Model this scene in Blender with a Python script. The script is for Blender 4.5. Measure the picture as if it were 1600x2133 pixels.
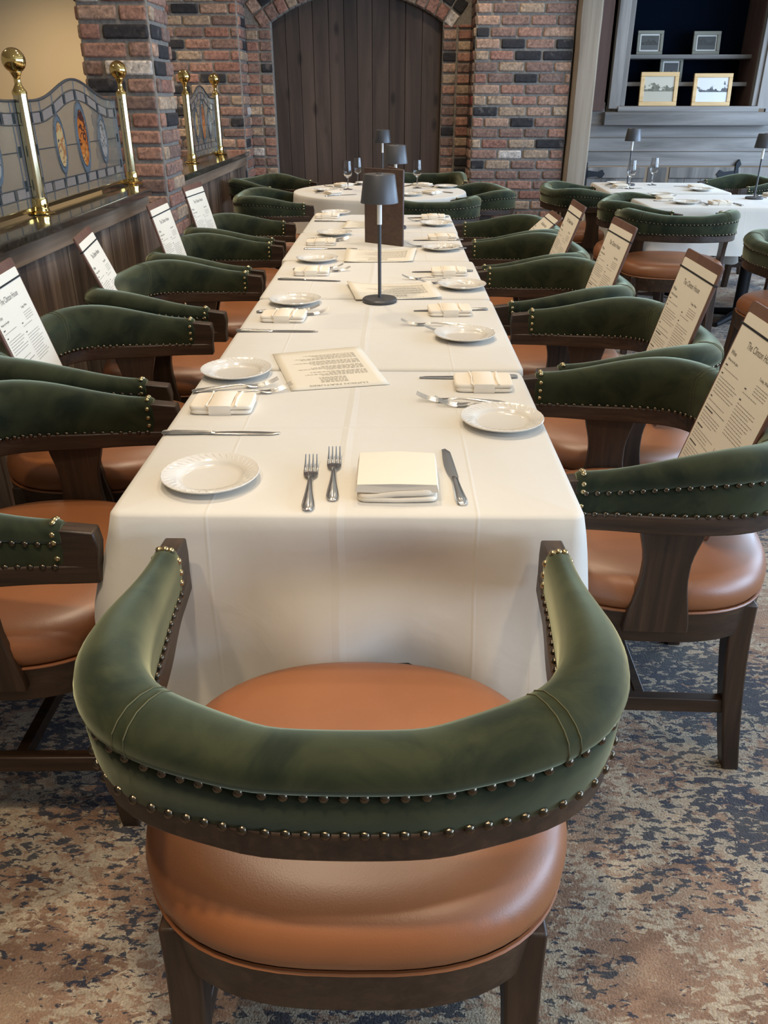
import bpy, math, random
from mathutils import Vector, Matrix, noise
random.seed(7)
for o in list(bpy.data.objects): bpy.data.objects.remove(o)
SC = bpy.context.scene
COL = SC.collection
PI = math.pi

# ------------------------------------------------------------------ camera, world, lights
CAM_H = 1.337
F_PX, W_PX, H_PX = 1680.0, 1600.0, 2133.0
PITCH = math.atan(866.5 / F_PX)
YAW = math.atan(25.0 / 1890.0)
cd = bpy.data.cameras.new('camera')
cam = bpy.data.objects.new('camera', cd); COL.objects.link(cam)
cam.location = (0, 0, CAM_H)
cam.rotation_euler = (PI / 2 - PITCH, 0, YAW)
cd.sensor_fit = 'VERTICAL'; cd.sensor_height = 36.0; cd.lens = F_PX / H_PX * 36.0
cd.clip_start = 0.05
cd.dof.use_dof = False
SC.camera = cam
R_CAM = cam.rotation_euler.to_matrix()

def P(px, py, z=0.75):
    """world point seen at pixel (px, py) lying at height z"""
    d = R_CAM @ Vector(((px - W_PX / 2) / F_PX, -(py - H_PX / 2) / F_PX, -1.0))
    t = (z - CAM_H) / d.z
    return Vector((d.x * t, d.y * t, z))

SC.view_settings.view_transform = 'Standard'
SC.view_settings.look = 'None'
SC.view_settings.exposure = 0.42
SC.view_settings.gamma = 1.0
SC.view_settings.use_curve_mapping = False

world = bpy.data.worlds.new('world'); SC.world = world
world.use_nodes = True
bgn = world.node_tree.nodes['Background']
bgn.inputs[0].default_value = (0.95, 0.86, 0.74, 1); bgn.inputs[1].default_value = 0.17

def light(name, kind, loc, energy, color, rot=(0, 0, 0), size=None, size_y=None, spot=None, blend=0.6, radius=None):
    l = bpy.data.lights.new(name, kind)
    l.energy = energy; l.color = color
    if kind == 'AREA':
        l.shape = 'RECTANGLE' if size_y else 'DISK'
        l.size = size
        if size_y: l.size_y = size_y
    if kind == 'SPOT':
        l.spot_size = spot; l.spot_blend = blend
    if radius is not None and kind != 'AREA': l.shadow_soft_size = radius
    o = bpy.data.objects.new(name, l); COL.objects.link(o)
    o.location = loc; o.rotation_euler = rot
    return o

CEIL = 2.95
WARM = (1.0, 0.81, 0.58)
DAY = (0.52, 0.72, 1.0)
# daylight through the windows of the right-hand wall
for wy, e in ((-1.4, 100), (1.0, 100), (3.6, 75), (6.2, 115)):
    light('daylight', 'AREA', (4.55, wy, 1.55), e, DAY, (0, PI / 2, 0), 1.5, 1.9)
# recessed ceiling downlights
DOWN = [(-0.75, 0.35, 44), (0.75, 0.1, 34), (-0.45, 1.9, 58), (0.35, 2.3, 34), (-0.4, 3.9, 50), (0.45, 4.0, 34),
        (-0.3, 6.3, 34), (2.4, 4.6, 24), (2.4, 6.8, 22), (-1.0, 6.9, 60), (0.62, 7.2, 46), (-2.8, 4.2, 90), (-2.8, 7.0, 190), (-1.0, 4.2, 30)]
NARROW = {(-0.15, 0.28): 58}
DOWN.append((-0.15, 0.28, 88))
for x, y, e in DOWN:
    light('downlight_lamp', 'SPOT', (x, y, CEIL - 0.06), e, WARM, (0, 0, 0), spot=math.radians(NARROW.get((x, y), 118)), blend=0.9, radius=0.06)

# ------------------------------------------------------------------ helpers
class MB:
    def __init__(s): s.v = []; s.f = []; s.m = []; s.ids = []
    def add(s, vs, fs, mi=0):
        b = len(s.v)
        s.v += [tuple(v) for v in vs]; s.ids += [random.random()] * len(vs)
        s.f += [tuple(b + i for i in f) for f in fs]
        s.m += [mi] * len(fs)
    def box(s, x0, x1, y0, y1, z0, z1, mi=0, mat=None):
        vs = [Vector(p) for p in ((x0,y0,z0),(x1,y0,z0),(x1,y1,z0),(x0,y1,z0),(x0,y0,z1),(x1,y0,z1),(x1,y1,z1),(x0,y1,z1))]
        if mat: vs = [mat @ v for v in vs]
        s.add(vs, [(0,3,2,1),(4,5,6,7),(0,1,5,4),(1,2,6,5),(2,3,7,6),(3,0,4,7)], mi)
    def loft(s, secs, closed=True, caps=True, mi=0, loop=False):
        n = len(secs[0]); vs = [v for sec in secs for v in sec]; fs = []
        m = len(secs)
        for i in range(m if loop else m - 1):
            a = i * n; b = ((i + 1) % m) * n
            for j in range(n if closed else n - 1):
                k = (j + 1) % n
                fs.append((a + j, a + k, b + k, b + j))
        if caps and not loop and closed:
            fs.append(tuple(reversed(range(n)))); fs.append(tuple(range((m - 1) * n, m * n)))
        s.add(vs, fs, mi)
    def tube(s, pts, r, n=8, mi=0, caps=True):
        pts = [Vector(p) for p in pts]; secs = []
        rr = r if isinstance(r, (list, tuple)) else [r] * len(pts)
        for i, p in enumerate(pts):
            t = (pts[min(i + 1, len(pts) - 1)] - pts[max(i - 1, 0)]).normalized()
            up = Vector((0, 0, 1)) if abs(t.z) < 0.9 else Vector((1, 0, 0))
            a = t.cross(up).normalized(); b = a.cross(t).normalized()
            secs.append([p + (a * math.cos(2*PI*k/n) + b * math.sin(2*PI*k/n)) * rr[i] for k in range(n)])
        s.loft(secs, True, caps, mi)
    def lathe(s, prof, n=32, c=(0, 0, 0), mi=0, sq=0):
        secs = []
        c = Vector(c)
        for r, z in prof:
            secs.append([c + Vector((r * math.cos(2*PI*k/n), r * math.sin(2*PI*k/n), z)) for k in range(n)])
        s.loft(secs, True, True, mi)
    def prism(s, poly, axis, a, b, mi=0):
        """extrude a 2-D polygon along axis ('x','y','z') from a to b"""
        def mk(p, h):
            return {'x': (h, p[0], p[1]), 'y': (p[0], h, p[1]), 'z': (p[0], p[1], h)}[axis]
        n = len(poly)
        vs = [mk(p, a) for p in poly] + [mk(p, b) for p in poly]
        fs = [tuple(range(n)), tuple(reversed(range(n, 2*n)))]
        for j in range(n):
            k = (j + 1) % n; fs.append((j, j + n, k + n, k))
        s.add(vs, fs, mi)
    def xf(s, M):
        s.v = [tuple(M @ Vector(v)) for v in s.v]; return s
    def build(s, name, mats, parent=None, smooth=True, bevel=0, seg=2, angle=40, loc=None):
        me = bpy.data.meshes.new(name)
        me.from_pydata(s.v, [], s.f)
        if not isinstance(mats, (list, tuple)): mats = [mats]
        for m in mats: me.materials.append(m)
        if len(mats) > 1:
            me.polygons.foreach_set('material_index', s.m)
        at = me.attributes.new('piece', 'FLOAT', 'POINT')
        at.data.foreach_set('value', s.ids)
        import bmesh
        bm = bmesh.new(); bm.from_mesh(me)
        bmesh.ops.recalc_face_normals(bm, faces=bm.faces)
        bm.to_mesh(me); bm.free()
        if smooth:
            me.polygons.foreach_set('use_smooth', [True] * len(me.polygons))
            me.set_sharp_from_angle(angle=math.radians(angle))
        me.update()
        o = bpy.data.objects.new(name, me); COL.objects.link(o)
        if parent: o.parent = parent
        if loc: o.location = loc
        if bevel:
            md = o.modifiers.new('bevel', 'BEVEL'); md.width = bevel; md.segments = seg
            md.limit_method = 'ANGLE'; md.angle_limit = math.radians(35)
        return o

def tag(o, label=None, cat=None, group=None, kind=None):
    if label: o['label'] = label
    if cat: o['category'] = cat
    if group: o['group'] = group
    if kind: o['kind'] = kind
    return o

def empty(name, loc=(0, 0, 0), rz=0, label=None, cat=None, group=None):
    o = bpy.data.objects.new(name, None); COL.objects.link(o)
    o.empty_display_size = 0.05
    o.location = loc; o.rotation_euler = (0, 0, rz)
    return tag(o, label, cat, group)

def copy_tree(o, parent=None):
    c = o.copy(); COL.objects.link(c)
    if parent: c.parent = parent
    for ch in list(o.children): copy_tree(ch, c)
    return c

def struct(o): o['kind'] = 'structure'; return o

# ------------------------------------------------------------------ materials
def new_mat(name):
    m = bpy.data.materials.new(name); m.use_nodes = True
    nt = m.node_tree; b = nt.nodes['Principled BSDF']
    return m, nt, b

def N(nt, t, **kw):
    n = nt.nodes.new(t)
    for k, v in kw.items():
        if k.startswith('i_'):
            key = k[2:]
            key = int(key) if key.isdigit() else key.replace('_', ' ')
            n.inputs[key].default_value = v
        else: setattr(n, k, v)
    return n

def ramp(nt, fac, stops, interp='LINEAR'):
    r = nt.nodes.new('ShaderNodeValToRGB'); cr = r.color_ramp; cr.interpolation = interp
    while len(cr.elements) < len(stops): cr.elements.new(0.5)
    for e, (p, c) in zip(cr.elements, stops):
        e.position = p; e.color = (*c, 1) if len(c) == 3 else c
    nt.links.new(fac, r.inputs[0])
    return r.outputs[0]

def coords(nt, scale=(1, 1, 1), kind='Object', rot=(0, 0, 0)):
    tc = N(nt, 'ShaderNodeTexCoord'); mp = N(nt, 'ShaderNodeMapping')
    mp.inputs['Scale'].default_value = scale; mp.inputs['Rotation'].default_value = rot
    nt.links.new(tc.outputs[kind], mp.inputs[0]); return mp.outputs[0]

def mix(nt, fac, a, b, mode='MIX'):
    n = nt.nodes.new('ShaderNodeMix'); n.data_type = 'RGBA'; n.blend_type = mode
    for sock, val in ((n.inputs[0], fac), (n.inputs[6], a), (n.inputs[7], b)):
        if hasattr(val, 'is_linked'): nt.links.new(val, sock)
        elif isinstance(val, (int, float)): sock.default_value = val
        else: sock.default_value = (*val, 1)
    return n.outputs[2]

def noise_tex(nt, vec, scale, detail=3, rough=0.55, dist=0.0):
    n = N(nt, 'ShaderNodeTexNoise'); n.inputs['Scale'].default_value = scale
    n.inputs['Detail'].default_value = detail; n.inputs['Roughness'].default_value = rough
    n.inputs['Distortion'].default_value = dist
    if vec: nt.links.new(vec, n.inputs['Vector'])
    return n.outputs[0]

def bump(nt, b, height, strength=0.3, dist=0.002):
    n = N(nt, 'ShaderNodeBump'); n.inputs['Strength'].default_value = strength; n.inputs['Distance'].default_value = dist
    nt.links.new(height, n.inputs['Height']); nt.links.new(n.outputs[0], b.inputs['Normal'])

def math_n(nt, op, a, b=None, clamp=False):
    n = N(nt, 'ShaderNodeMath', operation=op); n.use_clamp = clamp
    for i, v in enumerate((a, b)):
        if v is None: continue
        if hasattr(v, 'is_linked'): nt.links.new(v, n.inputs[i])
        else: n.inputs[i].default_value = v
    return n.outputs[0]

def simple(name, col, rough=0.5, metal=0.0, **kw):
    m, nt, b = new_mat(name)
    b.inputs['Base Color'].default_value = (*col, 1); b.inputs['Roughness'].default_value = rough
    b.inputs['Metallic'].default_value = metal
    for k, v in kw.items(): b.inputs[k.replace('_', ' ')].default_value = v
    return m

def wood_mat(name, c0, c1, c2, axis=2, scale=10, rough=0.5, bumpy=0.15, island=0.0, knots=False, fine=1.0):
    m, nt, b = new_mat(name)
    sc = [scale * 6 * fine] * 3; sc[axis] = scale * 0.45
    v = coords(nt, tuple(sc))
    if island:
        g = N(nt, 'ShaderNodeAttribute', attribute_name='piece'); vm = N(nt, 'ShaderNodeVectorMath', operation='ADD')
        sl = N(nt, 'ShaderNodeVectorMath', operation='SCALE'); cb = N(nt, 'ShaderNodeCombineXYZ')
        for i in range(3): nt.links.new(g.outputs['Fac'], cb.inputs[i])
        sl.inputs['Scale'].default_value = 57.0
        nt.links.new(cb.outputs[0], sl.inputs[0]); nt.links.new(v, vm.inputs[0]); nt.links.new(sl.outputs[0], vm.inputs[1])
        v = vm.outputs[0]
    n1 = noise_tex(nt, v, 0.35, 5, 0.6, 0.6)
    col = ramp(nt, n1, [(0.3, c0), (0.5, c1), (0.72, c2)])
    if knots:
        v2 = coords(nt, (4, 4, 1.7)); vo = N(nt, 'ShaderNodeTexVoronoi'); vo.inputs['Scale'].default_value = 1.6
        nt.links.new(v2, vo.inputs['Vector'])
        k = ramp(nt, vo.outputs['Distance'], [(0.06, (0.18, 0.15, 0.13)), (0.2, (1, 1, 1))])
        col = mix(nt, 0.85, col, k, 'MULTIPLY')
    if island:
        br = ramp(nt, g.outputs['Fac'], [(0, (1 - island,) * 3), (1, (1 + island * 0.6,) * 3)])
        col = mix(nt, 1.0, col, br, 'MULTIPLY')
    nt.links.new(col, b.inputs['Base Color'])
    b.inputs['Roughness'].default_value = rough
    bump(nt, b, n1, bumpy, 0.004)
    return m

M = {}
M['dark_wood'] = wood_mat('dark walnut', (0.017, 0.009, 0.005), (0.038, 0.020, 0.0105), (0.068, 0.037, 0.020), axis=1, scale=14, rough=0.42, bumpy=0.1, fine=1.6)
M['dark_wood_v'] = wood_mat('dark walnut upright', (0.017, 0.009, 0.005), (0.038, 0.020, 0.0105), (0.068, 0.037, 0.020), axis=2, scale=14, rough=0.42, bumpy=0.1, fine=1.6)

def velvet(name, c0, c1, tint):
    m, nt, b = new_mat(name)
    v = coords(nt)
    n = noise_tex(nt, v, 9, 4, 0.6, 0.8)
    col = ramp(nt, n, [(0.38, c0), (0.60, c1)])
    nt.links.new(col, b.inputs['Base Color'])
    b.inputs['Roughness'].default_value = 0.75
    b.inputs['Specular IOR Level'].default_value = 0.15
    b.inputs['Sheen Weight'].default_value = 0.72; b.inputs['Sheen Roughness'].default_value = 0.42
    b.inputs['Sheen Tint'].default_value = (*tint, 1)
    n2 = noise_tex(nt, v, 600, 2, 0.5)
    bump(nt, b, n2, 0.12, 0.0008)
    return m
M['velvet'] = velvet('green velvet', (0.008, 0.013, 0.006), (0.028, 0.033, 0.014), (0.68, 0.72, 0.48))
M['stitch'] = simple('stitching thread', (0.09, 0.085, 0.04), 0.9)

m, nt, b = new_mat('cognac leather')
v = coords(nt); n = noise_tex(nt, v, 5, 3)
nt.links.new(ramp(nt, n, [(0.3, (0.25, 0.086, 0.027)), (0.7, (0.315, 0.112, 0.036))]), b.inputs['Base Color'])
b.inputs['Roughness'].default_value = 0.40; b.inputs['Specular IOR Level'].default_value = 0.85
vo = N(nt, 'ShaderNodeTexVoronoi'); vo.inputs['Scale'].default_value = 420; nt.links.new(v, vo.inputs['Vector'])
bump(nt, b, vo.outputs['Distance'], 0.12, 0.0006)
M['leather'] = m

M['nail'] = simple('antique bronze', (0.13, 0.105, 0.075), 0.24, 1.0)
M['nail_bright'] = simple('bright bronze', (0.55, 0.42, 0.22), 0.2, 1.0)

m, nt, b = new_mat('white table linen')
v = coords(nt); n = noise_tex(nt, v, 3.0, 4, 0.5)
nt.links.new(ramp(nt, n, [(0.3, (0.64, 0.605, 0.54)), (0.7, (0.69, 0.655, 0.585))]), b.inputs['Base Color'])
b.inputs['Roughness'].default_value = 0.85
b.inputs['Sheen Weight'].default_value = 0.15
n2 = noise_tex(nt, v, 900, 1); n3 = noise_tex(nt, v, 9, 3, 0.5, 1.0)
sp = N(nt, 'ShaderNodeSeparateXYZ'); nt.links.new(v, sp.inputs[0])
def crease(ax, off, w):
    d = math_n(nt, 'ABSOLUTE', math_n(nt, 'ADD', sp.outputs[ax], math_n(nt, 'ADD', math_n(nt, 'MULTIPLY', n, 0.012), off)))
    return math_n(nt, 'SUBTRACT', 1.0, math_n(nt, 'DIVIDE', d, w), True)
cr = math_n(nt, 'MAXIMUM', crease(0, 0.008, 0.012), math_n(nt, 'MAXIMUM', crease(1, -0.006, 0.006), math_n(nt, 'MULTIPLY', crease(0, -.215, .004), .5)))
cr = math_n(nt, 'ADD', cr, math_n(nt, 'MULTIPLY', crease(0, 0.215, .004), .4))
hh = math_n(nt, 'ADD', math_n(nt, 'MULTIPLY', n2, 0.05), math_n(nt, 'MULTIPLY', n3, 1.0))
bump(nt, b, math_n(nt, 'ADD', hh, math_n(nt, 'MULTIPLY', cr, 0.9)), 0.3, 0.004)
M['linen'] = m
M['napkin'] = simple('cream napkin cotton', (0.80, 0.72, 0.60), 0.9)
m, nt, b = new_mat('glazed china')
b.inputs['Base Color'].default_value = (0.74, 0.70, 0.63, 1); b.inputs['Roughness'].default_value = 0.14
b.inputs['Coat Weight'].default_value = 0.4
M['china'] = m
M['steel'] = simple('polished steel', (0.74, 0.72, 0.69), 0.20, 1.0)
M['paper'] = simple('cream menu paper', (0.74, 0.68, 0.56), 0.8)
M['ink'] = simple('menu ink', (0.10, 0.085, 0.07), 0.8)
M['ink_pale'] = simple('pale sheet print', (0.42, 0.37, 0.29), 0.8)
M['ink_grey'] = simple('fine print ink', (0.30, 0.26, 0.21), 0.8)
M['band'] = simple('black elastic', (0.008, 0.008, 0.008), 0.6)
M['board'] = wood_mat('brown clipboard', (0.09, 0.04, 0.025), (0.13, 0.06, 0.038), (0.17, 0.085, 0.05), axis=1, scale=9, rough=0.5, bumpy=0.05)
M['folder'] = wood_mat('brown folder board', (0.055, 0.030, 0.022), (0.075, 0.042, 0.030), (0.095, 0.055, 0.04), axis=0, scale=30, rough=0.55, bumpy=0.2)
M['lamp_metal'] = simple('matte graphite metal', (0.085, 0.085, 0.09), 0.45, 0.45)
M['lamp_white'] = simple('lit stem and trim white', (0.85, 0.82, 0.76), 0.5)  # also paints the lit look onto the table lamp stem
m, nt, b = new_mat('lit led diffuser')
b.inputs['Emission Color'].default_value = (1.0, 0.86, 0.62, 1); b.inputs['Emission Strength'].default_value = 6.0
b.inputs['Base Color'].default_value = (1, 0.95, 0.85, 1)
M['led'] = m
M['brass'] = simple('polished brass', (0.80, 0.58, 0.22), 0.09, 1.0)
M['brass_tube'] = simple('polished brass tube', (0.74, 0.64, 0.40), 0.12, 1.0)
m, nt, b = new_mat('clear glass')
b.inputs['Transmission Weight'].default_value = 1.0; b.inputs['Roughness'].default_value = 0.02; b.inputs['IOR'].default_value = 1.45
M['glass'] = m

def see_glass(name, col, alpha, rough=0.15, noisy=0.0):
    m, nt, b = new_mat(name)
    b.inputs['Base Color'].default_value = (*col, 1); b.inputs['Roughness'].default_value = rough
    tr = N(nt, 'ShaderNodeBsdfTransparent'); ms = N(nt, 'ShaderNodeMixShader')
    ms.inputs[0].default_value = alpha
    if noisy:
        v = coords(nt); n = noise_tex(nt, v, 260, 3, 0.7)
        bump(nt, b, n, noisy, 0.003)
        nt.links.new(ramp(nt, n, [(0.35, tuple(c * 0.6 for c in col)), (0.65, tuple(min(1, c * 1.35) for c in col))]), b.inputs['Base Color'])
    out = nt.nodes['Material Output']
    nt.links.new(tr.outputs[0], ms.inputs[1]); nt.links.new(b.outputs[0], ms.inputs[2]); nt.links.new(ms.outputs[0], out.inputs[0])
    return m
M['panel_glass'] = see_glass('seeded grey glass', (0.20, 0.175, 0.14), 0.50, 0.25, 0.25)
M['rose_glass'] = see_glass('textured rose glass', (0.25, 0.205, 0.18), 0.80, 0.35, 0.9)
M['dark_glass'] = see_glass('dark square glass', (0.02, 0.03, 0.035), 0.95, 0.1)
M['blue_glass'] = see_glass('blue grey rim glass', (0.09, 0.12, 0.15), 0.9, 0.15, 0.5)
M['lead'] = simple('lead came', (0.11, 0.115, 0.12), 0.42, 0.7)

def scene_glass(name, stops, scale):
    m, nt, b = new_mat(name)
    v = coords(nt, (1, 1, 1)); n = noise_tex(nt, v, scale, 2, 0.5, 1.4)
    sp = N(nt, 'ShaderNodeSeparateXYZ'); nt.links.new(v, sp.inputs[0])
    f = math_n(nt, 'ADD', n, math_n(nt, 'MULTIPLY', sp.outputs[2], 0.9))
    f = math_n(nt, 'FRACT', math_n(nt, 'MULTIPLY', f, 1.7))
    nt.links.new(ramp(nt, f, stops, 'CONSTANT'), b.inputs['Base Color']); b.inputs['Roughness'].default_value = 0.15
    return m
M['amber_glass'] = scene_glass('amber picture glass', [(0, (0.42, 0.12, 0.02)), (0.28, (0.06, 0.02, 0.015)), (0.5, (0.55, 0.18, 0.03)), (0.72, (0.03, 0.015, 0.012)), (0.85, (0.5, 0.25, 0.08))], 16)
M['ochre_glass'] = scene_glass('ochre picture glass', [(0, (0.42, 0.30, 0.14)), (0.3, (0.30, 0.13, 0.05)), (0.5, (0.45, 0.36, 0.20)), (0.8, (0.06, 0.045, 0.05))], 14)
M['grey_picture_glass'] = scene_glass('grey picture glass', [(0, (0.25, 0.24, 0.22)), (0.3, (0.10, 0.10, 0.08)), (0.55, (0.35, 0.34, 0.32)), (0.8, (0.06, 0.06, 0.06))], 22)

m, nt, b = new_mat('dark polished granite')
v = coords(nt); n = noise_tex(nt, v, 60, 5, 0.7); n2 = noise_tex(nt, v, 7, 3)
c = ramp(nt, n, [(0.38, (0.010, 0.012, 0.010)), (0.52, (0.035, 0.036, 0.028)), (0.68, (0.13, 0.12, 0.09))])
nt.links.new(mix(nt, 0.4, c, ramp(nt, n2, [(0.4, (0.03, 0.022, 0.014)), (0.6, (0.05, 0.05, 0.04))])), b.inputs['Base Color'])
b.inputs['Roughness'].default_value = 0.07
M['granite'] = m
M['barn_brown'] = wood_mat('weathered brown barn boards', (0.045, 0.028, 0.020), (0.13, 0.085, 0.058), (0.27, 0.20, 0.145), axis=2, scale=5, rough=0.8, bumpy=0.6, island=0.45)
M['trim_wood'] = wood_mat('rough oak trim', (0.13, 0.082, 0.050), (0.22, 0.145, 0.092), (0.32, 0.225, 0.15), axis=1, scale=6, rough=0.75, bumpy=0.4)
M['barn_grey'] = wood_mat('weathered grey barn boards', (0.085, 0.078, 0.070), (0.19, 0.175, 0.16), (0.30, 0.28, 0.26), axis=0, scale=3.5, rough=0.8, bumpy=0.5, island=0.22, knots=False)
M['barn_grey_v'] = wood_mat('weathered grey upright boards', (0.085, 0.078, 0.070), (0.20, 0.18, 0.16), (0.32, 0.29, 0.26), axis=2, scale=3.5, rough=0.8, bumpy=0.5, island=0.22)
M['post_wood'] = wood_mat('hewn pale timber', (0.12, 0.085, 0.055), (0.27, 0.21, 0.15), (0.38, 0.31, 0.23), axis=2, scale=4, rough=0.8, bumpy=0.8)
M['redbrown'] = wood_mat('red brown board', (0.05, 0.024, 0.018), (0.09, 0.045, 0.033), (0.14, 0.075, 0.055), axis=2, scale=4, rough=0.75, bumpy=0.4)
M['door_wood'] = wood_mat('dark plank door', (0.036, 0.023, 0.017), (0.072, 0.047, 0.035), (0.12, 0.078, 0.058), axis=2, scale=3.2, rough=0.7, bumpy=0.35, island=0.38, knots=True)
M['navy'] = simple('navy painted back', (0.0012, 0.0032, 0.0075), 1.0, Specular_IOR_Level=0.05)
M['iron'] = simple('black iron', (0.02, 0.022, 0.026), 0.5, 0.6)
M['beige'] = simple('beige painted plaster', (0.47, 0.36, 0.21), 0.9)
M['plaster'] = simple('cream ceiling paint', (0.62, 0.56, 0.46), 0.9)
M['gold_frame'] = wood_mat('honey wood frame', (0.50, 0.31, 0.12), (0.60, 0.39, 0.17), (0.68, 0.46, 0.22), axis=0, scale=10, rough=0.4, bumpy=0.05)
M['grey_frame'] = simple('grey green picture frame', (0.17, 0.16, 0.12), 0.6)
M['mat_board'] = simple('picture mat board', (0.55, 0.53, 0.48), 0.8)

def photo_mat(name, sky, trees, ground, seed, horizon=-0.35):
    m, nt, b = new_mat(name)
    tc = N(nt, 'ShaderNodeTexCoord'); sp = N(nt, 'ShaderNodeSeparateXYZ'); nt.links.new(tc.outputs['Object'], sp.inputs[0])
    mp = N(nt, 'ShaderNodeMapping'); mp.inputs['Location'].default_value = (seed, seed * 2.1, 0)
    nt.links.new(tc.outputs['Object'], mp.inputs[0])
    n = noise_tex(nt, mp.outputs[0], 14, 5, 0.6); n2 = noise_tex(nt, mp.outputs[0], 55, 4, 0.7)
    h = math_n(nt, 'ADD', math_n(nt, 'MULTIPLY', sp.outputs[2], 9.0), math_n(nt, 'MULTIPLY', math_n(nt, 'SUBTRACT', n, 0.5), -2.4))
    tr = ramp(nt, n2, [(0.35, trees), (0.6, tuple(c * 2.6 for c in trees)), (0.72, tuple(min(.8, c * 5) for c in trees))])
    top = mix(nt, ramp(nt, h, [(0.12, (0, 0, 0)), (0.18, (1, 1, 1))]), tr, sky)
    lo = ramp(nt, math_n(nt, 'ADD', math_n(nt, 'MULTIPLY', sp.outputs[2], 9.0), 0.5), [(0.5 + horizon * .5, (0, 0, 0)), (0.53 + horizon * .5, (1, 1, 1))])
    nt.links.new(mix(nt, lo, ground, top), b.inputs['Base Color']); b.inputs['Roughness'].default_value = 0.25
    return m

# brick
def brick_mat(name, tone):
    m, nt, b = new_mat(name)
    g = N(nt, 'ShaderNodeAttribute', attribute_name='piece')
    t = tone
    c = ramp(nt, g.outputs['Fac'], [
        (0.0, (0.23*t, 0.115*t, 0.085*t)), (0.10, (0.30*t, 0.165*t, 0.12*t)), (0.22, (0.20*t, 0.125*t, 0.10*t)), (0.34, (0.33*t, 0.215*t, 0.155*t)),
        (0.46, (0.25*t, 0.15*t, 0.115*t)), (0.56, (0.32*t, 0.235*t, 0.165*t)), (0.66, (0.17*t, 0.11*t, 0.09*t)), (0.785, (0.022, 0.021, 0.024)),
        (0.86, (0.27*t, 0.14*t, 0.105*t)), (0.93, (0.36*t, 0.27*t, 0.19*t)), (0.97, (0.5, 0.46, 0.42)), (0.993, (0.22, 0.05, 0.04))], 'CONSTANT')
    v = coords(nt); n = noise_tex(nt, v, 38, 5, 0.65, 0.5); n2 = noise_tex(nt, v, 9, 4, 0.6)
    c = mix(nt, 0.85, c, ramp(nt, n, [(0.3, (0.35, 0.33, 0.33)), (0.55, (1.2, 1.15, 1.1)), (0.75, (2.1, 2.0, 1.9))]), 'MULTIPLY')
    c = mix(nt, ramp(nt, n2, [(0.6, (0, 0, 0)), (0.74, (0.5, 0.5, 0.5))]), c, (0.27, 0.23, 0.20))
    nt.links.new(c, b.inputs['Base Color']); b.inputs['Roughness'].default_value = 0.85
    bump(nt, b, n, 0.6, 0.006)
    return m
M['brick'] = brick_mat('reclaimed brick', 1.0)
M['brick_warm'] = brick_mat('reclaimed arch brick', 1.05)
m, nt, b = new_mat('grey mortar')
v = coords(nt); n = noise_tex(nt, v, 50, 4)
nt.links.new(ramp(nt, n, [(0.3, (0.16, 0.14, 0.12)), (0.7, (0.27, 0.24, 0.205))]), b.inputs['Base Color']); b.inputs['Roughness'].default_value = 0.95
bump(nt, b, n, 0.6, 0.004); M['mortar'] = m

# carpet
m, nt, b = new_mat('distressed patterned carpet')
v = coords(nt)
big = noise_tex(nt, v, 1.9, 3, 0.55, 0.4)
mid = noise_tex(nt, coords(nt, (1, 1.5, 1)), 7, 4, 0.6, 0.4)
dn = noise_tex(nt, coords(nt, (1, 1.9, 1)), 31, 4, 0.66, 0.5)
cn = noise_tex(nt, coords(nt, (1.2, 2.2, 1), rot=(0, 0, 0.4)), 34, 4, 0.68, 0.6)
streak = noise_tex(nt, coords(nt, (1, 12, 1)), 9, 3, 0.6, 0.2)
grain = noise_tex(nt, v, 230, 2, 0.6)
sp = N(nt, 'ShaderNodeSeparateXYZ'); nt.links.new(v, sp.inputs[0])
def lat(sign):
    s = math_n(nt, 'ADD', sp.outputs[0], math_n(nt, 'MULTIPLY', sp.outputs[1], sign))
    s = math_n(nt, 'ADD', s, math_n(nt, 'MULTIPLY', mid, 0.22))
    s = math_n(nt, 'ABSOLUTE', math_n(nt, 'SUBTRACT', math_n(nt, 'FRACT', math_n(nt, 'MULTIPLY', s, 2.9)), 0.5))
    return math_n(nt, 'SUBTRACT', 1.0, math_n(nt, 'MULTIPLY', s, 4.2), True)
L = math_n(nt, 'MAXIMUM', lat(1.0), lat(-1.0))
base = ramp(nt, mid, [(0.38, (0.20, 0.115, 0.068)), (0.50, (0.285, 0.17, 0.105)), (0.62, (0.31, 0.205, 0.13))])
# cream fragments follow the lattice and the worn regions
cm = math_n(nt, 'ADD', cn, math_n(nt, 'MULTIPLY', L, 0.16))
cm = math_n(nt, 'ADD', cm, math_n(nt, 'MULTIPLY', math_n(nt, 'SUBTRACT', big, 0.5), 0.35))
cmask = ramp(nt, cm, [(0.54, (0, 0, 0)), (0.60, (1, 1, 1))])
c = mix(nt, math_n(nt, 'MULTIPLY', cmask, 0.9), base, ramp(nt, dn, [(0.35, (0.33, 0.26, 0.18)), (0.65, (0.50, 0.42, 0.30))]))
dk = math_n(nt, 'ADD', math_n(nt, 'MULTIPLY', dn, 0.80), math_n(nt, 'MULTIPLY', streak, 0.20))
dk = math_n(nt, 'ADD', dk, math_n(nt, 'MULTIPLY', math_n(nt, 'SUBTRACT', big, 0.5), 0.62))
dk = math_n(nt, 'SUBTRACT', dk, math_n(nt, 'MULTIPLY', cmask, 0.05))
dmask = ramp(nt, dk, [(0.498, (0, 0, 0)), (0.522, (1, 1, 1))])
dcol = ramp(nt, mid, [(0.42, (0.022, 0.026, 0.042)), (0.6, (0.048, 0.048, 0.050))])
c = mix(nt, math_n(nt, 'MULTIPLY', dmask, 0.95), c, dcol)
c = mix(nt, 0.6, c, ramp(nt, grain, [(0.3, (0.6, 0.6, 0.6)), (0.7, (1.35, 1.35, 1.35))]), 'MULTIPLY')
nt.links.new(c, b.inputs['Base Color']); b.inputs['Roughness'].default_value = 0.95
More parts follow.
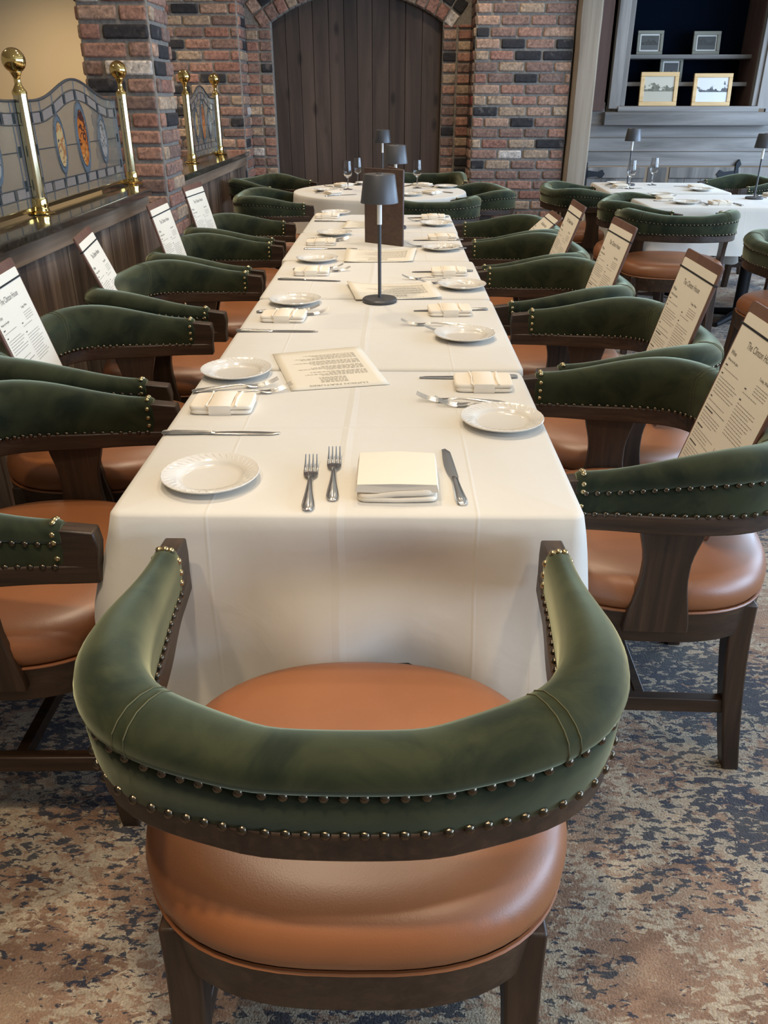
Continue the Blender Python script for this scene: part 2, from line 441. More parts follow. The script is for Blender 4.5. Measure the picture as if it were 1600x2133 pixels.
b.inputs['Sheen Weight'].default_value = 0.15
bump(nt, b, math_n(nt, 'ADD', grain, math_n(nt, 'MULTIPLY', dn, 0.6)), 0.6, 0.004)
M['carpet'] = m

# ------------------------------------------------------------------ the room
mb = MB(); mb.box(-6, 4.8, -2.5, 9.2, -0.05, 0); struct(mb.build('floor', M['carpet'], smooth=False))
mb = MB(); mb.box(-6, 4.8, -2.5, 9.2, CEIL, CEIL + 0.05); struct(mb.build('ceiling', M['plaster'], smooth=False))
Y_PIER, Y_RING, Y_DOOR = 7.75, 8.08, 8.14
XL0, XL1 = -1.97, -1.31          # left far pier face
XR0, XR1 = 0.655, 1.475          # right far pier face
DX0, DX1 = -1.08, 0.40           # door opening
DCX = (DX0 + DX1) / 2; SPR = 1.90; RISE = 0.22
RAD = ((DX1 - DX0) ** 2 / 4 + RISE ** 2) / (2 * RISE); ACZ = SPR + RISE - RAD

def bricks(mb, p0, u, width, z0, z1, out, course=0.084, blen=0.235, stack=False, clip=None, joint=0.017, phase=0):
    """rows of single bricks on a wall face; u = along, out = outward normal"""
    p0 = Vector(p0); u = Vector(u); out = Vector(out)
    r = 0; z = z0
    while z < z1:
        zt = min(z + course, z1)
        x = 0.0
        if not stack and (r + phase) % 2: x = -blen * 0.5
        while x < width - 0.01:
            jl = blen * (1 + random.uniform(-0.1, 0.1)) if not stack else blen
            a, bb = max(x, 0) + joint / 2, min(x + jl, width) - joint / 2
            if width - (x + jl) < 0.05: bb = width - joint / 2; jl = width - x
            if bb - a > 0.03 and (clip is None or clip(p0.x + (a + bb) / 2 * u.x, (z + zt) / 2)):
                d = 0.010 + random.uniform(0, 0.006)
                za, zb = z + joint / 2 + random.uniform(-.002, .002), zt - joint / 2 + random.uniform(-.002, .002)
                if zb - za > 0.015:
                    q = [p0 + u * a, p0 + u * bb]
                    vs = [q[0] + Vector((0,0,za)) - out*.03, q[1] + Vector((0,0,za)) - out*.03, q[1] + Vector((0,0,za)) + out*d, q[0] + Vector((0,0,za)) + out*d,
                          q[0] + Vector((0,0,zb)) - out*.03, q[1] + Vector((0,0,zb)) - out*.03, q[1] + Vector((0,0,zb)) + out*d, q[0] + Vector((0,0,zb)) + out*d]
                    mb.add(vs, [(0,3,2,1),(4,5,6,7),(0,1,5,4),(1,2,6,5),(2,3,7,6),(3,0,4,7)], 0)
            x += jl
        z += course; r += 1

ZT = CEIL
# near-left brick column
def column(name, x0, x1, y0, y1, faces):
    mb = MB(); mb.box(x0, x1, y0, y1, 0, ZT, 1)
    if 'f' in faces: bricks(mb, (x0, y0, 0), (1, 0, 0), x1 - x0, 0, ZT, (0, -1, 0), blen=0.225)
    if 'r' in faces: bricks(mb, (x1, y0, 0), (0, 1, 0), y1 - y0, 0, ZT, (1, 0, 0), blen=0.225, phase=1)
    if 'l' in faces: bricks(mb, (x0, y0, 0), (0, 1, 0), y1 - y0, 0, ZT, (-1, 0, 0), blen=0.225, phase=1)
    o = mb.build(name, [M['brick'], M['mortar']], bevel=0.011, seg=3)
    return struct(o)
column('wall_column', -1.667, -1.294, 4.90, 5.28, 'frl')
column('wall_left_pier', XL0, XL1, Y_PIER, Y_RING + 0.1, 'fr')
column('wall_right_pier', XR0, XR1, Y_PIER, Y_RING + 0.1, 'fl')

# arched surround of the plank door
mb = MB()
def zarch(x):
    dx = x - DCX
    if abs(dx) >= (DX1 - DX0) / 2: return 0
    return ACZ + math.sqrt(RAD * RAD - dx * dx)
mb.box(XL1, DX0, Y_RING, Y_RING + 0.1, 0, ZT, 1); mb.box(DX1, XR0, Y_RING, Y_RING + 0.1, 0, ZT, 1)
n = 28
for i in range(n):
    a = DX0 + (DX1 - DX0) * i / n; c_ = DX0 + (DX1 - DX0) * (i + 1) / n
    za, zc = zarch(a + 1e-4), zarch(c_ - 1e-4)
    mb.prism([(a, za), (c_, zc), (c_, ZT), (a, ZT)], 'y', Y_RING, Y_RING + 0.1, 1)
bw = (DX0 - XL1) / 2
bricks(mb, (XL1, Y_RING, 0), (1, 0, 0), DX0 - XL1, 0, SPR - 0.01, (0, -1, 0), blen=bw, stack=True)
bw = (XR0 - DX1) / 2
bricks(mb, (DX1, Y_RING, 0), (1, 0, 0), XR0 - DX1, 0, SPR - 0.01, (0, -1, 0), blen=bw, stack=True)
ah = math.asin((DX1 - DX0) / 2 / RAD)
nb = 17
for ring, (r0, r1) in enumerate(((RAD, RAD + 0.12), (RAD + 0.125, RAD + 0.24))):
    for i in range(-1, nb + 1):
        t0 = -ah + 2 * ah * i / nb + 0.004; t1 = -ah + 2 * ah * (i + 1) / nb - 0.004
        vs = []
        for yy in (Y_RING + 0.03, Y_RING - random.uniform(0.012, 0.022)):
            for rr, tt in ((r0 + .006, t0), (r0 + .006, t1), (r1 - .006, t1), (r1 - .006, t0)):
                vs.append((DCX + rr * math.sin(tt), yy, ACZ + rr * math.cos(tt)))
        if min(v[0] for v in vs) < XL1 or max(v[0] for v in vs) > XR0: continue
        mb.add(vs, [(0,1,2,3),(7,6,5,4),(0,4,5,1),(1,5,6,2),(2,6,7,3),(3,7,4,0)], 0)
def above(x, z):
    return math.hypot(x - DCX, z - ACZ) > RAD + 0.30
bricks(mb, (XL1, Y_RING, 0), (1, 0, 0), XR0 - XL1, SPR, ZT, (0, -1, 0), clip=above)
struct(mb.build('wall_arch_surround', [M['brick_warm'], M['mortar']], bevel=0.008))

# plank door
mb = MB(); x = DX0 - 0.01
while x < DX1:
    w = random.uniform(0.115, 0.155)
    if DX1 - (x + w) < 0.07: w = DX1 + 0.01 - x
    xe = min(x + w, DX1 + 0.01)
    yy = Y_DOOR + random.uniform(0, 0.012)
    k = 4; poly = []
    for i in range(k + 1):
        xx = x + 0.0015 + (xe - x - 0.003) * i / k
        poly.append((xx, max(zarch(min(max(xx, DX0 + 1e-3), DX1 - 1e-3)), SPR - 0.02) + 0.012))
    mb.prism([(x + 0.0015, 0.01), (xe - 0.0015, 0.01)] + poly[::-1], 'y', yy, yy + 0.03)
    x = xe
mb.box(DX0 - .02, DX1 + .02, Y_DOOR + 0.035, Y_DOOR + 0.05, 0, ZT)
struct(mb.build('door_1', M['door_wood'], bevel=0.002, seg=1))

# plain wall at the far left, right wall with windows
mb = MB(); mb.box(-6, XL0, Y_RING, Y_RING + 0.1, 0, ZT); struct(mb.build('wall_far_left', M['beige'], smooth=False))
mb = MB()
XW = 4.6
ys = [-2.5, -2.35, -0.45, 0.05, 1.95, 2.65, 4.55, 5.25, 7.15, 9.2]
for i in range(0, len(ys) - 1):
    if i % 2 == 0: mb.box(XW, XW + 0.12, ys[i], ys[i+1], 0, ZT)
    else:
        mb.box(XW, XW + 0.12, ys[i], ys[i+1], 0, 0.8); mb.box(XW, XW + 0.12, ys[i], ys[i+1], 2.3, ZT)
struct(mb.build('wall_right', M['beige'], smooth=False))
for k, i in enumerate((1, 3, 5, 7)):
    mb = MB(); a, c_ = ys[i], ys[i+1]
    for (y0, y1, z0, z1) in ((a, a+.05, .8, 2.3), (c_-.05, c_, .8, 2.3), (a, c_, .8, .85), (a, c_, 2.25, 2.3), ((a+c_)/2-.02, (a+c_)/2+.02, .8, 2.3)):
        mb.box(XW + .02, XW + .07, y0, y1, z0, z1)
    struct(mb.build('window_%d' % (k + 1), M['plaster'], smooth=False))
for x, y, e in DOWN:
    t = empty('ceiling_downlight', (x, y, CEIL), 0, 'round recessed warm ceiling downlight above the dining room', 'ceiling light', 'recessed ceiling downlights')
    mb = MB(); mb.lathe([(0.055, -0.004), (0.075, -0.006), (0.078, 0.0), (0.055, 0.0)], 24); mb.build('trim_ring', M['lamp_white'], t)
    mb = MB(); mb.lathe([(0.0, -0.001), (0.054, -0.001)], 20); mb.build('diffuser', M['led'], t)

# ------------------------------------------------------------------ half wall with granite ledge
ZG = 0.905
def half_wall(name, y0, y1, label):
    t = empty(name, (-1.45, y0, 0), 0)
    o = Vector((-1.45, y0, 0))
    mb = MB(); y = y0
    while y < y1 - 0.01:
        w = random.uniform(0.10, 0.17); ye = min(y + w, y1)
        f = -1.335 + random.uniform(0, 0.008)
        mb.box(f - 0.03, f, y + .0015, ye - .0015, 0.0, ZG - 0.105); y = ye
    mb.box(-1.60, -1.37, y0, y1, 0, ZG - 0.105)
    mb.xf(Matrix.Translation(-o)); mb.build('plank_cladding', M['barn_brown'], t, bevel=0.003, seg=1)
    mb = MB(); cc = .33 if y0 < 4 else 0.0
    mb.prism([(-1.64, y0), (-1.315, y0), (-1.315, y1 - cc), (-1.315 - cc * .7, y1), (-1.64, y1)], 'z', ZG - 0.105, ZG - 0.034); mb.xf(Matrix.Translation(-o))
    mb.build('trim_rail', M['trim_wood'], t, bevel=0.004)
    mb = MB(); cc = .35 if y0 < 4 else 0.0
    mb.prism([(-1.70, y0), (-1.29, y0), (-1.29, y1 - cc), (-1.29 - cc * .7, y1), (-1.70, y1)], 'z', ZG - 0.034, ZG); mb.xf(Matrix.Translation(-o))
    mb.build('granite_ledge', M['granite'], t, bevel=0.006)
    t['kind'] = 'structure'
    for c in t.children: pass
    return t
half_wall('wall_half_near', -1.2, 4.90, '')
half_wall('wall_half_far', 5.28, Y_PIER, '')

def brass_post(x, y, label):
    t = empty('brass_post', (x, y, ZG), 0, label, 'post', 'brass posts on the granite ledges')
    mb = MB(); mb.lathe([(0.052, 0), (0.054, 0.003), (0.048, 0.008), (0.034, 0.012), (0.034, 0.02), (0.0, 0.02)], 32); mb.build('base_flange', M['brass'], t)
    mb = MB(); mb.lathe([(0.0305, 0.012), (0.0315, 0.02), (0.0315, 0.055), (0.029, 0.062), (0.0, 0.062)], 32); mb.build('collar', M['brass'], t)
    mb = MB()
    n = 32; secs = []
    for z in (0.06, 0.440):
        secs.append([(r_ * math.cos(2*PI*k/n), r_ * math.sin(2*PI*k/n), z) for k in range(n) for r_ in [0.0265 * (1 if k % 2 else 0.965)]])
    mb.loft(secs); mb.build('tube', M['brass_tube'], t)
    mb = MB(); mb.lathe([(0.0275, 0.435), (0.028, 0.447), (0.019, 0.460), (0.013, 0.472), (0.012, 0.490), (0.016, 0.502), (0.022, 0.512)] +
                        [(0.044 * math.cos(a), 0.553 + 0.044 * math.sin(a)) for a in [(-60 + 150 * i / 12) * PI / 180 for i in range(13)]], 32)
    mb.build('ball_finial', M['brass'], t)
    return t
brass_post(-1.462, 3.51, 'tall brass post with ball top nearest the camera on the granite ledge')
brass_post(-1.455, 4.79, 'brass post with ball top just in front of the thick brick column')
brass_post(-1.475, 6.35, 'brass post just behind the thick brick column, nearer of the far pair')
brass_post(-1.465, 7.35, 'brass post with ball top at the far end of the granite ledge')

def glass_panel(y0, y1, label, xg=-1.485):
    W = y1 - y0; ZB = 0.03; ZE = 0.415; HUMP = 0.085
    t = empty('stained_glass_panel', (xg, y0, ZG), 0, label, 'stained glass panel')
    def top(u, inset=0.0):
        s = 0.5 - 0.5 * math.cos(2 * PI * min(max((u - .04) / .92, 0), 1))
        return ZE - inset + HUMP * s ** 1.25
    K = 36
    us = [i / K for i in range(K + 1)]
    poly = [(0, ZB), (W, ZB)] + [(u * W, top(u)) for u in reversed(us)]
    mb = MB(); mb.prism(poly, 'x', -0.003, 0.003); mb.build('glass_sheet', M['panel_glass'], t, smooth=False)
    mb = MB()
    def line(pts, r=0.0027): mb.tube([(0.003, p[0], p[1]) for p in pts], r, 6)
    line([(u * W, top(u)) for u in us], 0.006); line([(u * W, top(u, .042)) for u in us]); line([(u * W, top(u, .085)) for u in us])
    for z in (ZB + 0.035, ZB + 0.075): line([(0, z), (W, z)])
    for y in (0.0, 0.018, 0.05, W - 0.05, W - 0.018, W): line([(y, ZB), (y, top(y / W))])
    nt_ = 8
    for i in range(1, nt_):
        u = i / nt_; line([(u * W, top(u)), (u * W, top(u, .085))]); line([(u * W, ZB), (u * W, ZB + .075)])
    zm = 0.235
    ovals = [(W * 0.27, zm + .005, 0.060, 0.118), (W * 0.52, zm + 0.02, 0.078, 0.155), (W * 0.77, zm + .005, 0.060, 0.112)]
    def oval(cy, cz, a, bb, s=1.0, n=32):
        out = []
        for k in range(n):
            th = 2*PI*k/n; out.append((cy + s * a * math.cos(th), cz + s * bb * math.sin(th)))
        return out
    for cy, cz, a, bb in ovals:
        for s in (1.0, 0.78):
            pl = oval(cy, cz, a, bb, s); line(pl + pl[:1], 0.003)
        for s in (-1, 1):
            line([(cy, cz + s * bb), (cy, cz + s * (bb + .02))]); line([(cy - .012, cz + s * bb * .96), (cy, cz + s * (bb + .03)), (cy + .012, cz + s * bb * .96)])
    prev = 0.05
    for cy, cz, a, bb in ovals:
        line([(prev, zm), (cy - a, zm)]); prev = cy + a
    line([(prev, zm), (W - .05, zm)])
    mb.build('lead_lines', M['lead'], t)
    mb = MB(); mb2 = MB()
    for i in range(nt_):
        ua, ub = (i + .12) / nt_, (i + .88) / nt_
        mb.prism([(ua * W, top(ua, .081)), (ub * W, top(ub, .081)), (ub * W, top(ub, .046)), (ua * W, top(ua, .046))], 'x', -.004, .0045)
        mb.prism([(ua * W, ZB + .038), (ub * W, ZB + .038), (ub * W, ZB + .072), (ua * W, ZB + .072)], 'x', -.004, .0045)
        if i:
            u = i / nt_
            mb2.prism([(u*W-.009, top(u, .082)), (u*W+.009, top(u, .082)), (u*W+.009, top(u, .045)), (u*W-.009, top(u, .045))], 'x', -.0042, .005)
            mb2.prism([(u*W-.009, ZB+.037), (u*W+.009, ZB+.037), (u*W+.009, ZB+.073), (u*W-.009, ZB+.073)], 'x', -.0042, .005)
    for yc in (.034, W - .034):
        for z in (0.11, 0.235, 0.355): mb2.prism([(yc-.013, z-.02), (yc+.013, z-.02), (yc+.013, z+.02), (yc-.013, z+.02)], 'x', -.0042, .005)
    mb.build('rose_tiles', M['rose_glass'], t, smooth=False); mb2.build('dark_tiles', M['dark_glass'], t, smooth=False)
    for (cy, cz, a, bb), nm, mt in zip(ovals, ('ochre', 'amber', 'grey'), (M['ochre_glass'], M['amber_glass'], M['grey_picture_glass'])):
        mb = MB(); mb.prism(oval(cy, cz, a, bb), 'x', -.004, .004); o = mb.build('oval_rim', M['blue_glass'], t, smooth=False)
        mb = MB(); mb.prism(oval(cy, cz, a, bb, .78), 'x', -.005, .005); p = mb.build('oval_picture', mt, o, smooth=False)
        p['label'] = nm + ' coloured oval picture'
    mb = MB(); mb.box(-.012, .012, 0, W, ZB - .018, ZB); mb.build('brass_rail', M['brass_tube'], t, bevel=.002)
    return t
glass_panel(3.59, 4.74, 'stained glass screen with orange oval picture between the two nearest brass posts')
glass_panel(2.34, 3.49, 'stained glass screen cut by the left frame edge')
glass_panel(6.39, 7.32, 'small far stained glass screen behind the thick brick column')

# ------------------------------------------------------------------ timber post and display cabinet wall on the right
YB = 7.85
mb = MB(); secs = []
for i in range(15):
    z = ZT * i / 14
    j = lambda k: 0.012 * noise.noise(Vector((k * 3.1, z * 2.3, 0)))
    x0, x1 = 1.485 + j(1), 1.675 + j(2); y0, y1 = 7.68 + j(3), 7.84
    secs.append([(x0, y1, z), (x0, y0 + .03, z), (x0 + .025, y0, z), (x1 - .015, y0 + j(5), z), (x1, y0 + .02, z), (x1, y1, z)])
mb.loft(secs); struct(mb.build('wall_timber_post', M['post_wood'], angle=25))
mb = MB(); mb.box(1.675, 1.80, YB - .02, YB + .02, 1.22, ZT); struct(mb.build('trim_1', M['redbrown'], bevel=.004))

def px2x(px, Y=YB): return (px - 825.0) * Y / 1890.0
def py2z(py, Y=YB): return CAM_H - Y / (2127.0 / (py - 200.0) - 0.5155) if abs(py - 200) > 1e-6 else CAM_H
OX0, OX1 = px2x(1300), px2x(1562)
SILL = py2z(221)
cab = empty('wall_display_cabinet', (OX0, YB, 0)); cab['kind'] = 'structure'
inv = Matrix.Translation(-Vector((OX0, YB, 0)))
def cpart(name, mbx, mt, **kw): mbx.xf(inv); return mbx.build(name, mt, cab, **kw)
# plank siding around
mb = MB()
zz = [0.0, 0.12, 0.25]
rows = [py2z(345), py2z(315), py2z(286), py2z(258)]
mb.box(1.675, 4.6, YB, YB + .03, 0.0, 0.25); mb.box(1.675, 4.6, YB, YB + .03, rows[0], rows[1] - .003)
mb.box(1.675, 4.6, YB - .006, YB + .03, rows[1], rows[2] - .003); mb.box(1.675, 4.6, YB, YB + .03, rows[2], rows[3] - .003)
mb.box(1.675, OX0 - .16, YB - .004, YB + .03, rows[3], SILL + .03)
xr = OX1 + .14
for k in range(4): mb.box(xr, 4.6, YB, YB + .03, rows[3] + k * .16, rows[3] + (k + 1) * .16 - .003)
mb.box(xr, 4.6, YB, YB + .03, rows[3] + .64, ZT)
cpart('plank_siding', mb, M['barn_grey'], bevel=.003, seg=1)
mb = MB(); mb.box(OX0 - .14, OX0 - .045, YB - .045, YB + .03, SILL - .02, ZT); mb.box(OX0 - .045, OX0, YB - .03, YB + .10, SILL, ZT)
mb.box(OX1 + .045, OX1 + .14, YB - .045, YB + .03, SILL - .02, ZT); mb.box(OX1, OX1 + .045, YB - .03, YB + .10, SILL, ZT)
cpart('side_casing', mb, M['barn_grey_v'], bevel=.004)
mb = MB(); mb.box(OX0 - .17, OX1 + .17, YB - .07, YB + .03, rows[3] - .01, SILL - .045); mb.box(OX0 - .06, OX1 + .06, YB - .055, YB + .42, SILL - .045, SILL)
cpart('sill', mb, M['barn_grey'], bevel=.005)
mb = MB(); mb.box(OX0 - .1, OX1 + .1, YB + .42, YB + .44, SILL - .05, ZT); mb.box(OX0 - .02, OX0, YB + .1, YB + .42, SILL, ZT)
cpart('navy_back', mb, M['navy'], smooth=False)
mb = MB(); mb.box(OX1 - .002, OX1 + .02, YB + .03, YB + .42, SILL, ZT); cpart('inner_side_board', mb, M['redbrown'], smooth=False)
S1 = 1.655; S2 = 1.445
for zs in (S1, S2):
    mb = MB(); mb.box(OX0 - .005, OX1, YB + .16, YB + .42, zs - .032, zs); cpart('shelf', mb, M['barn_grey'], bevel=.003)
# cupboard doors with iron strap hinges
for (xa, xb, side) in ((px2x(1238), px2x(1362), -1), (px2x(1414), px2x(1552), 1)):
    mb = MB(); zt = rows[0] - .01; zb = 0.27
    mb.box(xa, xb, YB - .025, YB, zt - .09, zt); mb.box(xa, xb, YB - .025, YB, zb, zb + .09)
    w = (xb - xa) / 4
    for k in range(4): mb.box(xa + k * w + .002, xa + (k + 1) * w - .002, YB - .012, YB, zb + .09, zt - .09)
    d = cpart('door', mb, M['barn_grey_v'], bevel=.003, seg=1)
    mb = MB()
    xh = xa if side < 0 else xb; s = -side
    zc = zt - .055
    mb.prism([(xh, zc - .03), (xh + s * .09, zc - .018), (xh + s * .13, zc - .035), (xh + s * .155, zc), (xh + s * .13, zc + .035), (xh + s * .09, zc + .018), (xh, zc + .03)], 'y', YB - .034, YB - .026)
    mb.prism([(xh - s * .005, zc - .10), (xh - s * .035, zc - .10), (xh - s * .05, zc - .07), (xh - s * .03, zc - .03), (xh - s * .04, zc), (xh - s * .03, zc + .05), (xh - s * .05, zc + .08), (xh - s * .03, zc + .12), (xh - s * .005, zc + .09)], 'y', YB - .034, YB - .001)
    mb.xf(inv); mb.build('strap_hinge', M['iron'], d, smooth=False)
mb = MB(); mb.box(px2x(1368), px2x(1408), YB - .02, YB, 0.2, rows[0] - .01); mb.box(1.675, px2x(1234), YB - .02, YB, .2, rows[0] - .01)
mb.box(px2x(1556), 4.6, YB - .02, YB, .2, rows[0] - .01)
cpart('door_stile', mb, M['barn_grey_v'], bevel=.003)

def picture(cx, yb, zb, w, h, fw, frame, pm, label, mat_w=0.0, lean=0.12):
    t = empty('framed_photograph', (cx, yb, zb), 0, label, 'picture frame'); t.rotation_euler = (-lean, 0, 0)
    mb = MB()
    mb.prism([(-w/2, 0), (w/2, 0), (w/2, fw), (-w/2, fw)], 'y', -.012, .012); mb.prism([(-w/2, h-fw), (w/2, h-fw), (w/2, h), (-w/2, h)], 'y', -.012, .012)
    mb.box(-w/2, -w/2+fw, -.012, .012, fw, h-fw); mb.box(w/2-fw, w/2, -.012, .012, fw, h-fw)
    mb.build('frame', frame, t, bevel=.003)
    if mat_w:
        mb = MB(); mb.box(-w/2+fw, w/2-fw, -.002, .008, fw, h-fw); mb.build('mat', M['mat_board'], t, smooth=False)
    mb = MB(); a = fw + mat_w
    mb.box(-w/2+a, w/2-a, -.003, .002, -(h/2-a), h/2-a); mb.build('photograph', pm, t, smooth=False, loc=(0, -.001, h/2))
    return t
def xq(px, Y): return (px - 825.0) * Y / 1890.0
pm1 = photo_mat('sepia photograph of trees', (0.50, 0.46, 0.36), (0.07, 0.065, 0.045), (0.42, 0.38, 0.29), 1.3)
pm2 = photo_mat('grey photograph of trees and porch', (0.62, 0.60, 0.58), (0.035, 0.035, 0.035), (0.62, 0.61, 0.60), 4.7)
pm3 = photo_mat('dark photograph of foliage', (0.06, 0.06, 0.055), (0.018, 0.018, 0.016), (0.08, 0.08, 0.075), 8.2)
pm4 = photo_mat('dark photograph', (0.045, 0.045, 0.042), (0.015, 0.015, 0.014), (0.05, 0.05, 0.045), 12.4)
pm5 = photo_mat('small dark photograph', (0.05, 0.05, 0.05), (0.03, 0.03, 0.03), (0.30, 0.29, 0.28), 17.0)
picture(xq(1369, 7.87), 7.87, SILL, 0.325, 0.262, 0.034, M['gold_frame'], pm1, 'wider honey wood frame with sepia photo of tall trees on the cabinet sill')
picture(xq(1479, 7.87), 7.87, SILL, 0.33, 0.252, 0.032, M['gold_frame'], pm2, 'honey wood frame with black and white photo of a porch, right on the cabinet sill')
picture(xq(1338, 8.1), 8.10, S1, 0.225, 0.185, 0.026, M['grey_frame'], pm3, 'grey framed photo at the left end of the upper cabinet shelf', .012)
picture(xq(1452, 8.1), 8.10, S1, 0.235, 0.18, 0.03, M['grey_frame'], pm4, 'grey framed photo at the right of the upper cabinet shelf', .01)
picture(xq(1388, 8.1), 8.10, S2, 0.20, 0.19, 0.026, M['grey_frame'], pm5, 'small grey framed photo on the lower shelf behind the honey frame', .014)

# ------------------------------------------------------------------ chair
def sm(t): t = min(max(t, 0), 1); return t * t * (3 - 2 * t)
def catmull(pts, n=8):
    out = []
    P_ = [pts[0]] + list(pts) + [pts[-1]]
    for i in range(1, len(P_) - 2):
        for k in range(n):
            t = k / n; a, b_, c_, d = (Vector(P_[i + j]) for j in (-1, 0, 1, 2))
            out.append(0.5 * ((2*b_) + (-a + c_)*t + (2*a - 5*b_ + 4*c_ - d)*t*t + (-a + 3*b_ - 3*c_ + d)*t**3))
    out.append(Vector(P_[-2])); return out
HALF = [(.291, .205), (.289, .09), (.285, -.03), (.267, -.114), (.219, -.171), (.124, -.207), (0, -.221)]
UPATH = catmull(HALF[:-1] + [(.06, -.2185), (-.06, -.2185)] + [(-x, y) for x, y in reversed(HALF[:-1])], 7)
def arclen(path):
    s = [0]
    for a, b_ in zip(path, path[1:]): s.append(s[-1] + (b_ - a).length)
    return s
US = arclen(UPATH); UL = US[-1]
def u_at(s):
    s = min(max(s, 0), UL)
    for i in range(len(US) - 1):
        if s <= US[i + 1]:
            t = (s - US[i]) / (US[i + 1] - US[i]); p = UPATH[i].lerp(UPATH[i + 1], t)
            a = UPATH[max(i - 1, 0)]; c_ = UPATH[min(i + 2, len(UPATH) - 1)]
            tg = (c_ - a).normalized(); break
    nrm = Vector((-tg.y, tg.x))          # candidate normal
    if nrm.dot(p - Vector((0, 0.1))) < 0: nrm = -nrm
    return p, nrm, tg
ZV0 = 0.662
def crest(s):
    e = min(s, UL - s) / (UL / 2)
    return 0.742 + 0.044 * sm(e / 0.50) - 0.021 * sm((e - .5) / .4)
def thick(s):
    e = min(s, UL - s)
    return 0.019 + 0.022 * sm(e / 0.38) - 0.006 * sm((e - .42) / .15)
SEC = [(.84, 0), (.92, .15), (.97, .38), (.95, .54), (.87, .58), (.98, .61), (1.07, .66), (1.10, .73), (1.02, .84), (.80, .92), (.45, .985), (.0, 1.0),
       (-.45, .975), (-.80, .89), (-1.0, .75), (-1.05, .58), (-1.0, .38), (-.90, .18), (-.80, 0)]
def upt(s, nfrac, zfrac, extra=0.0):
    p, nr, tg = u_at(s); w = thick(s); zc = crest(s)
    q = p + nr * (nfrac * w + extra)
    return Vector((q.x, q.y, ZV0 + (zc - ZV0) * zfrac))

def superell(a, b_, n, ex, z, cy=0):
    out = []
    for k in range(n):
        t = 2 * PI * k / n; c_, s_ = math.cos(t), math.sin(t)
        out.append((a * math.copysign(abs(c_) ** (2 / ex), c_), cy + b_ * math.copysign(abs(s_) ** (2 / ex), s_), z))
    return out

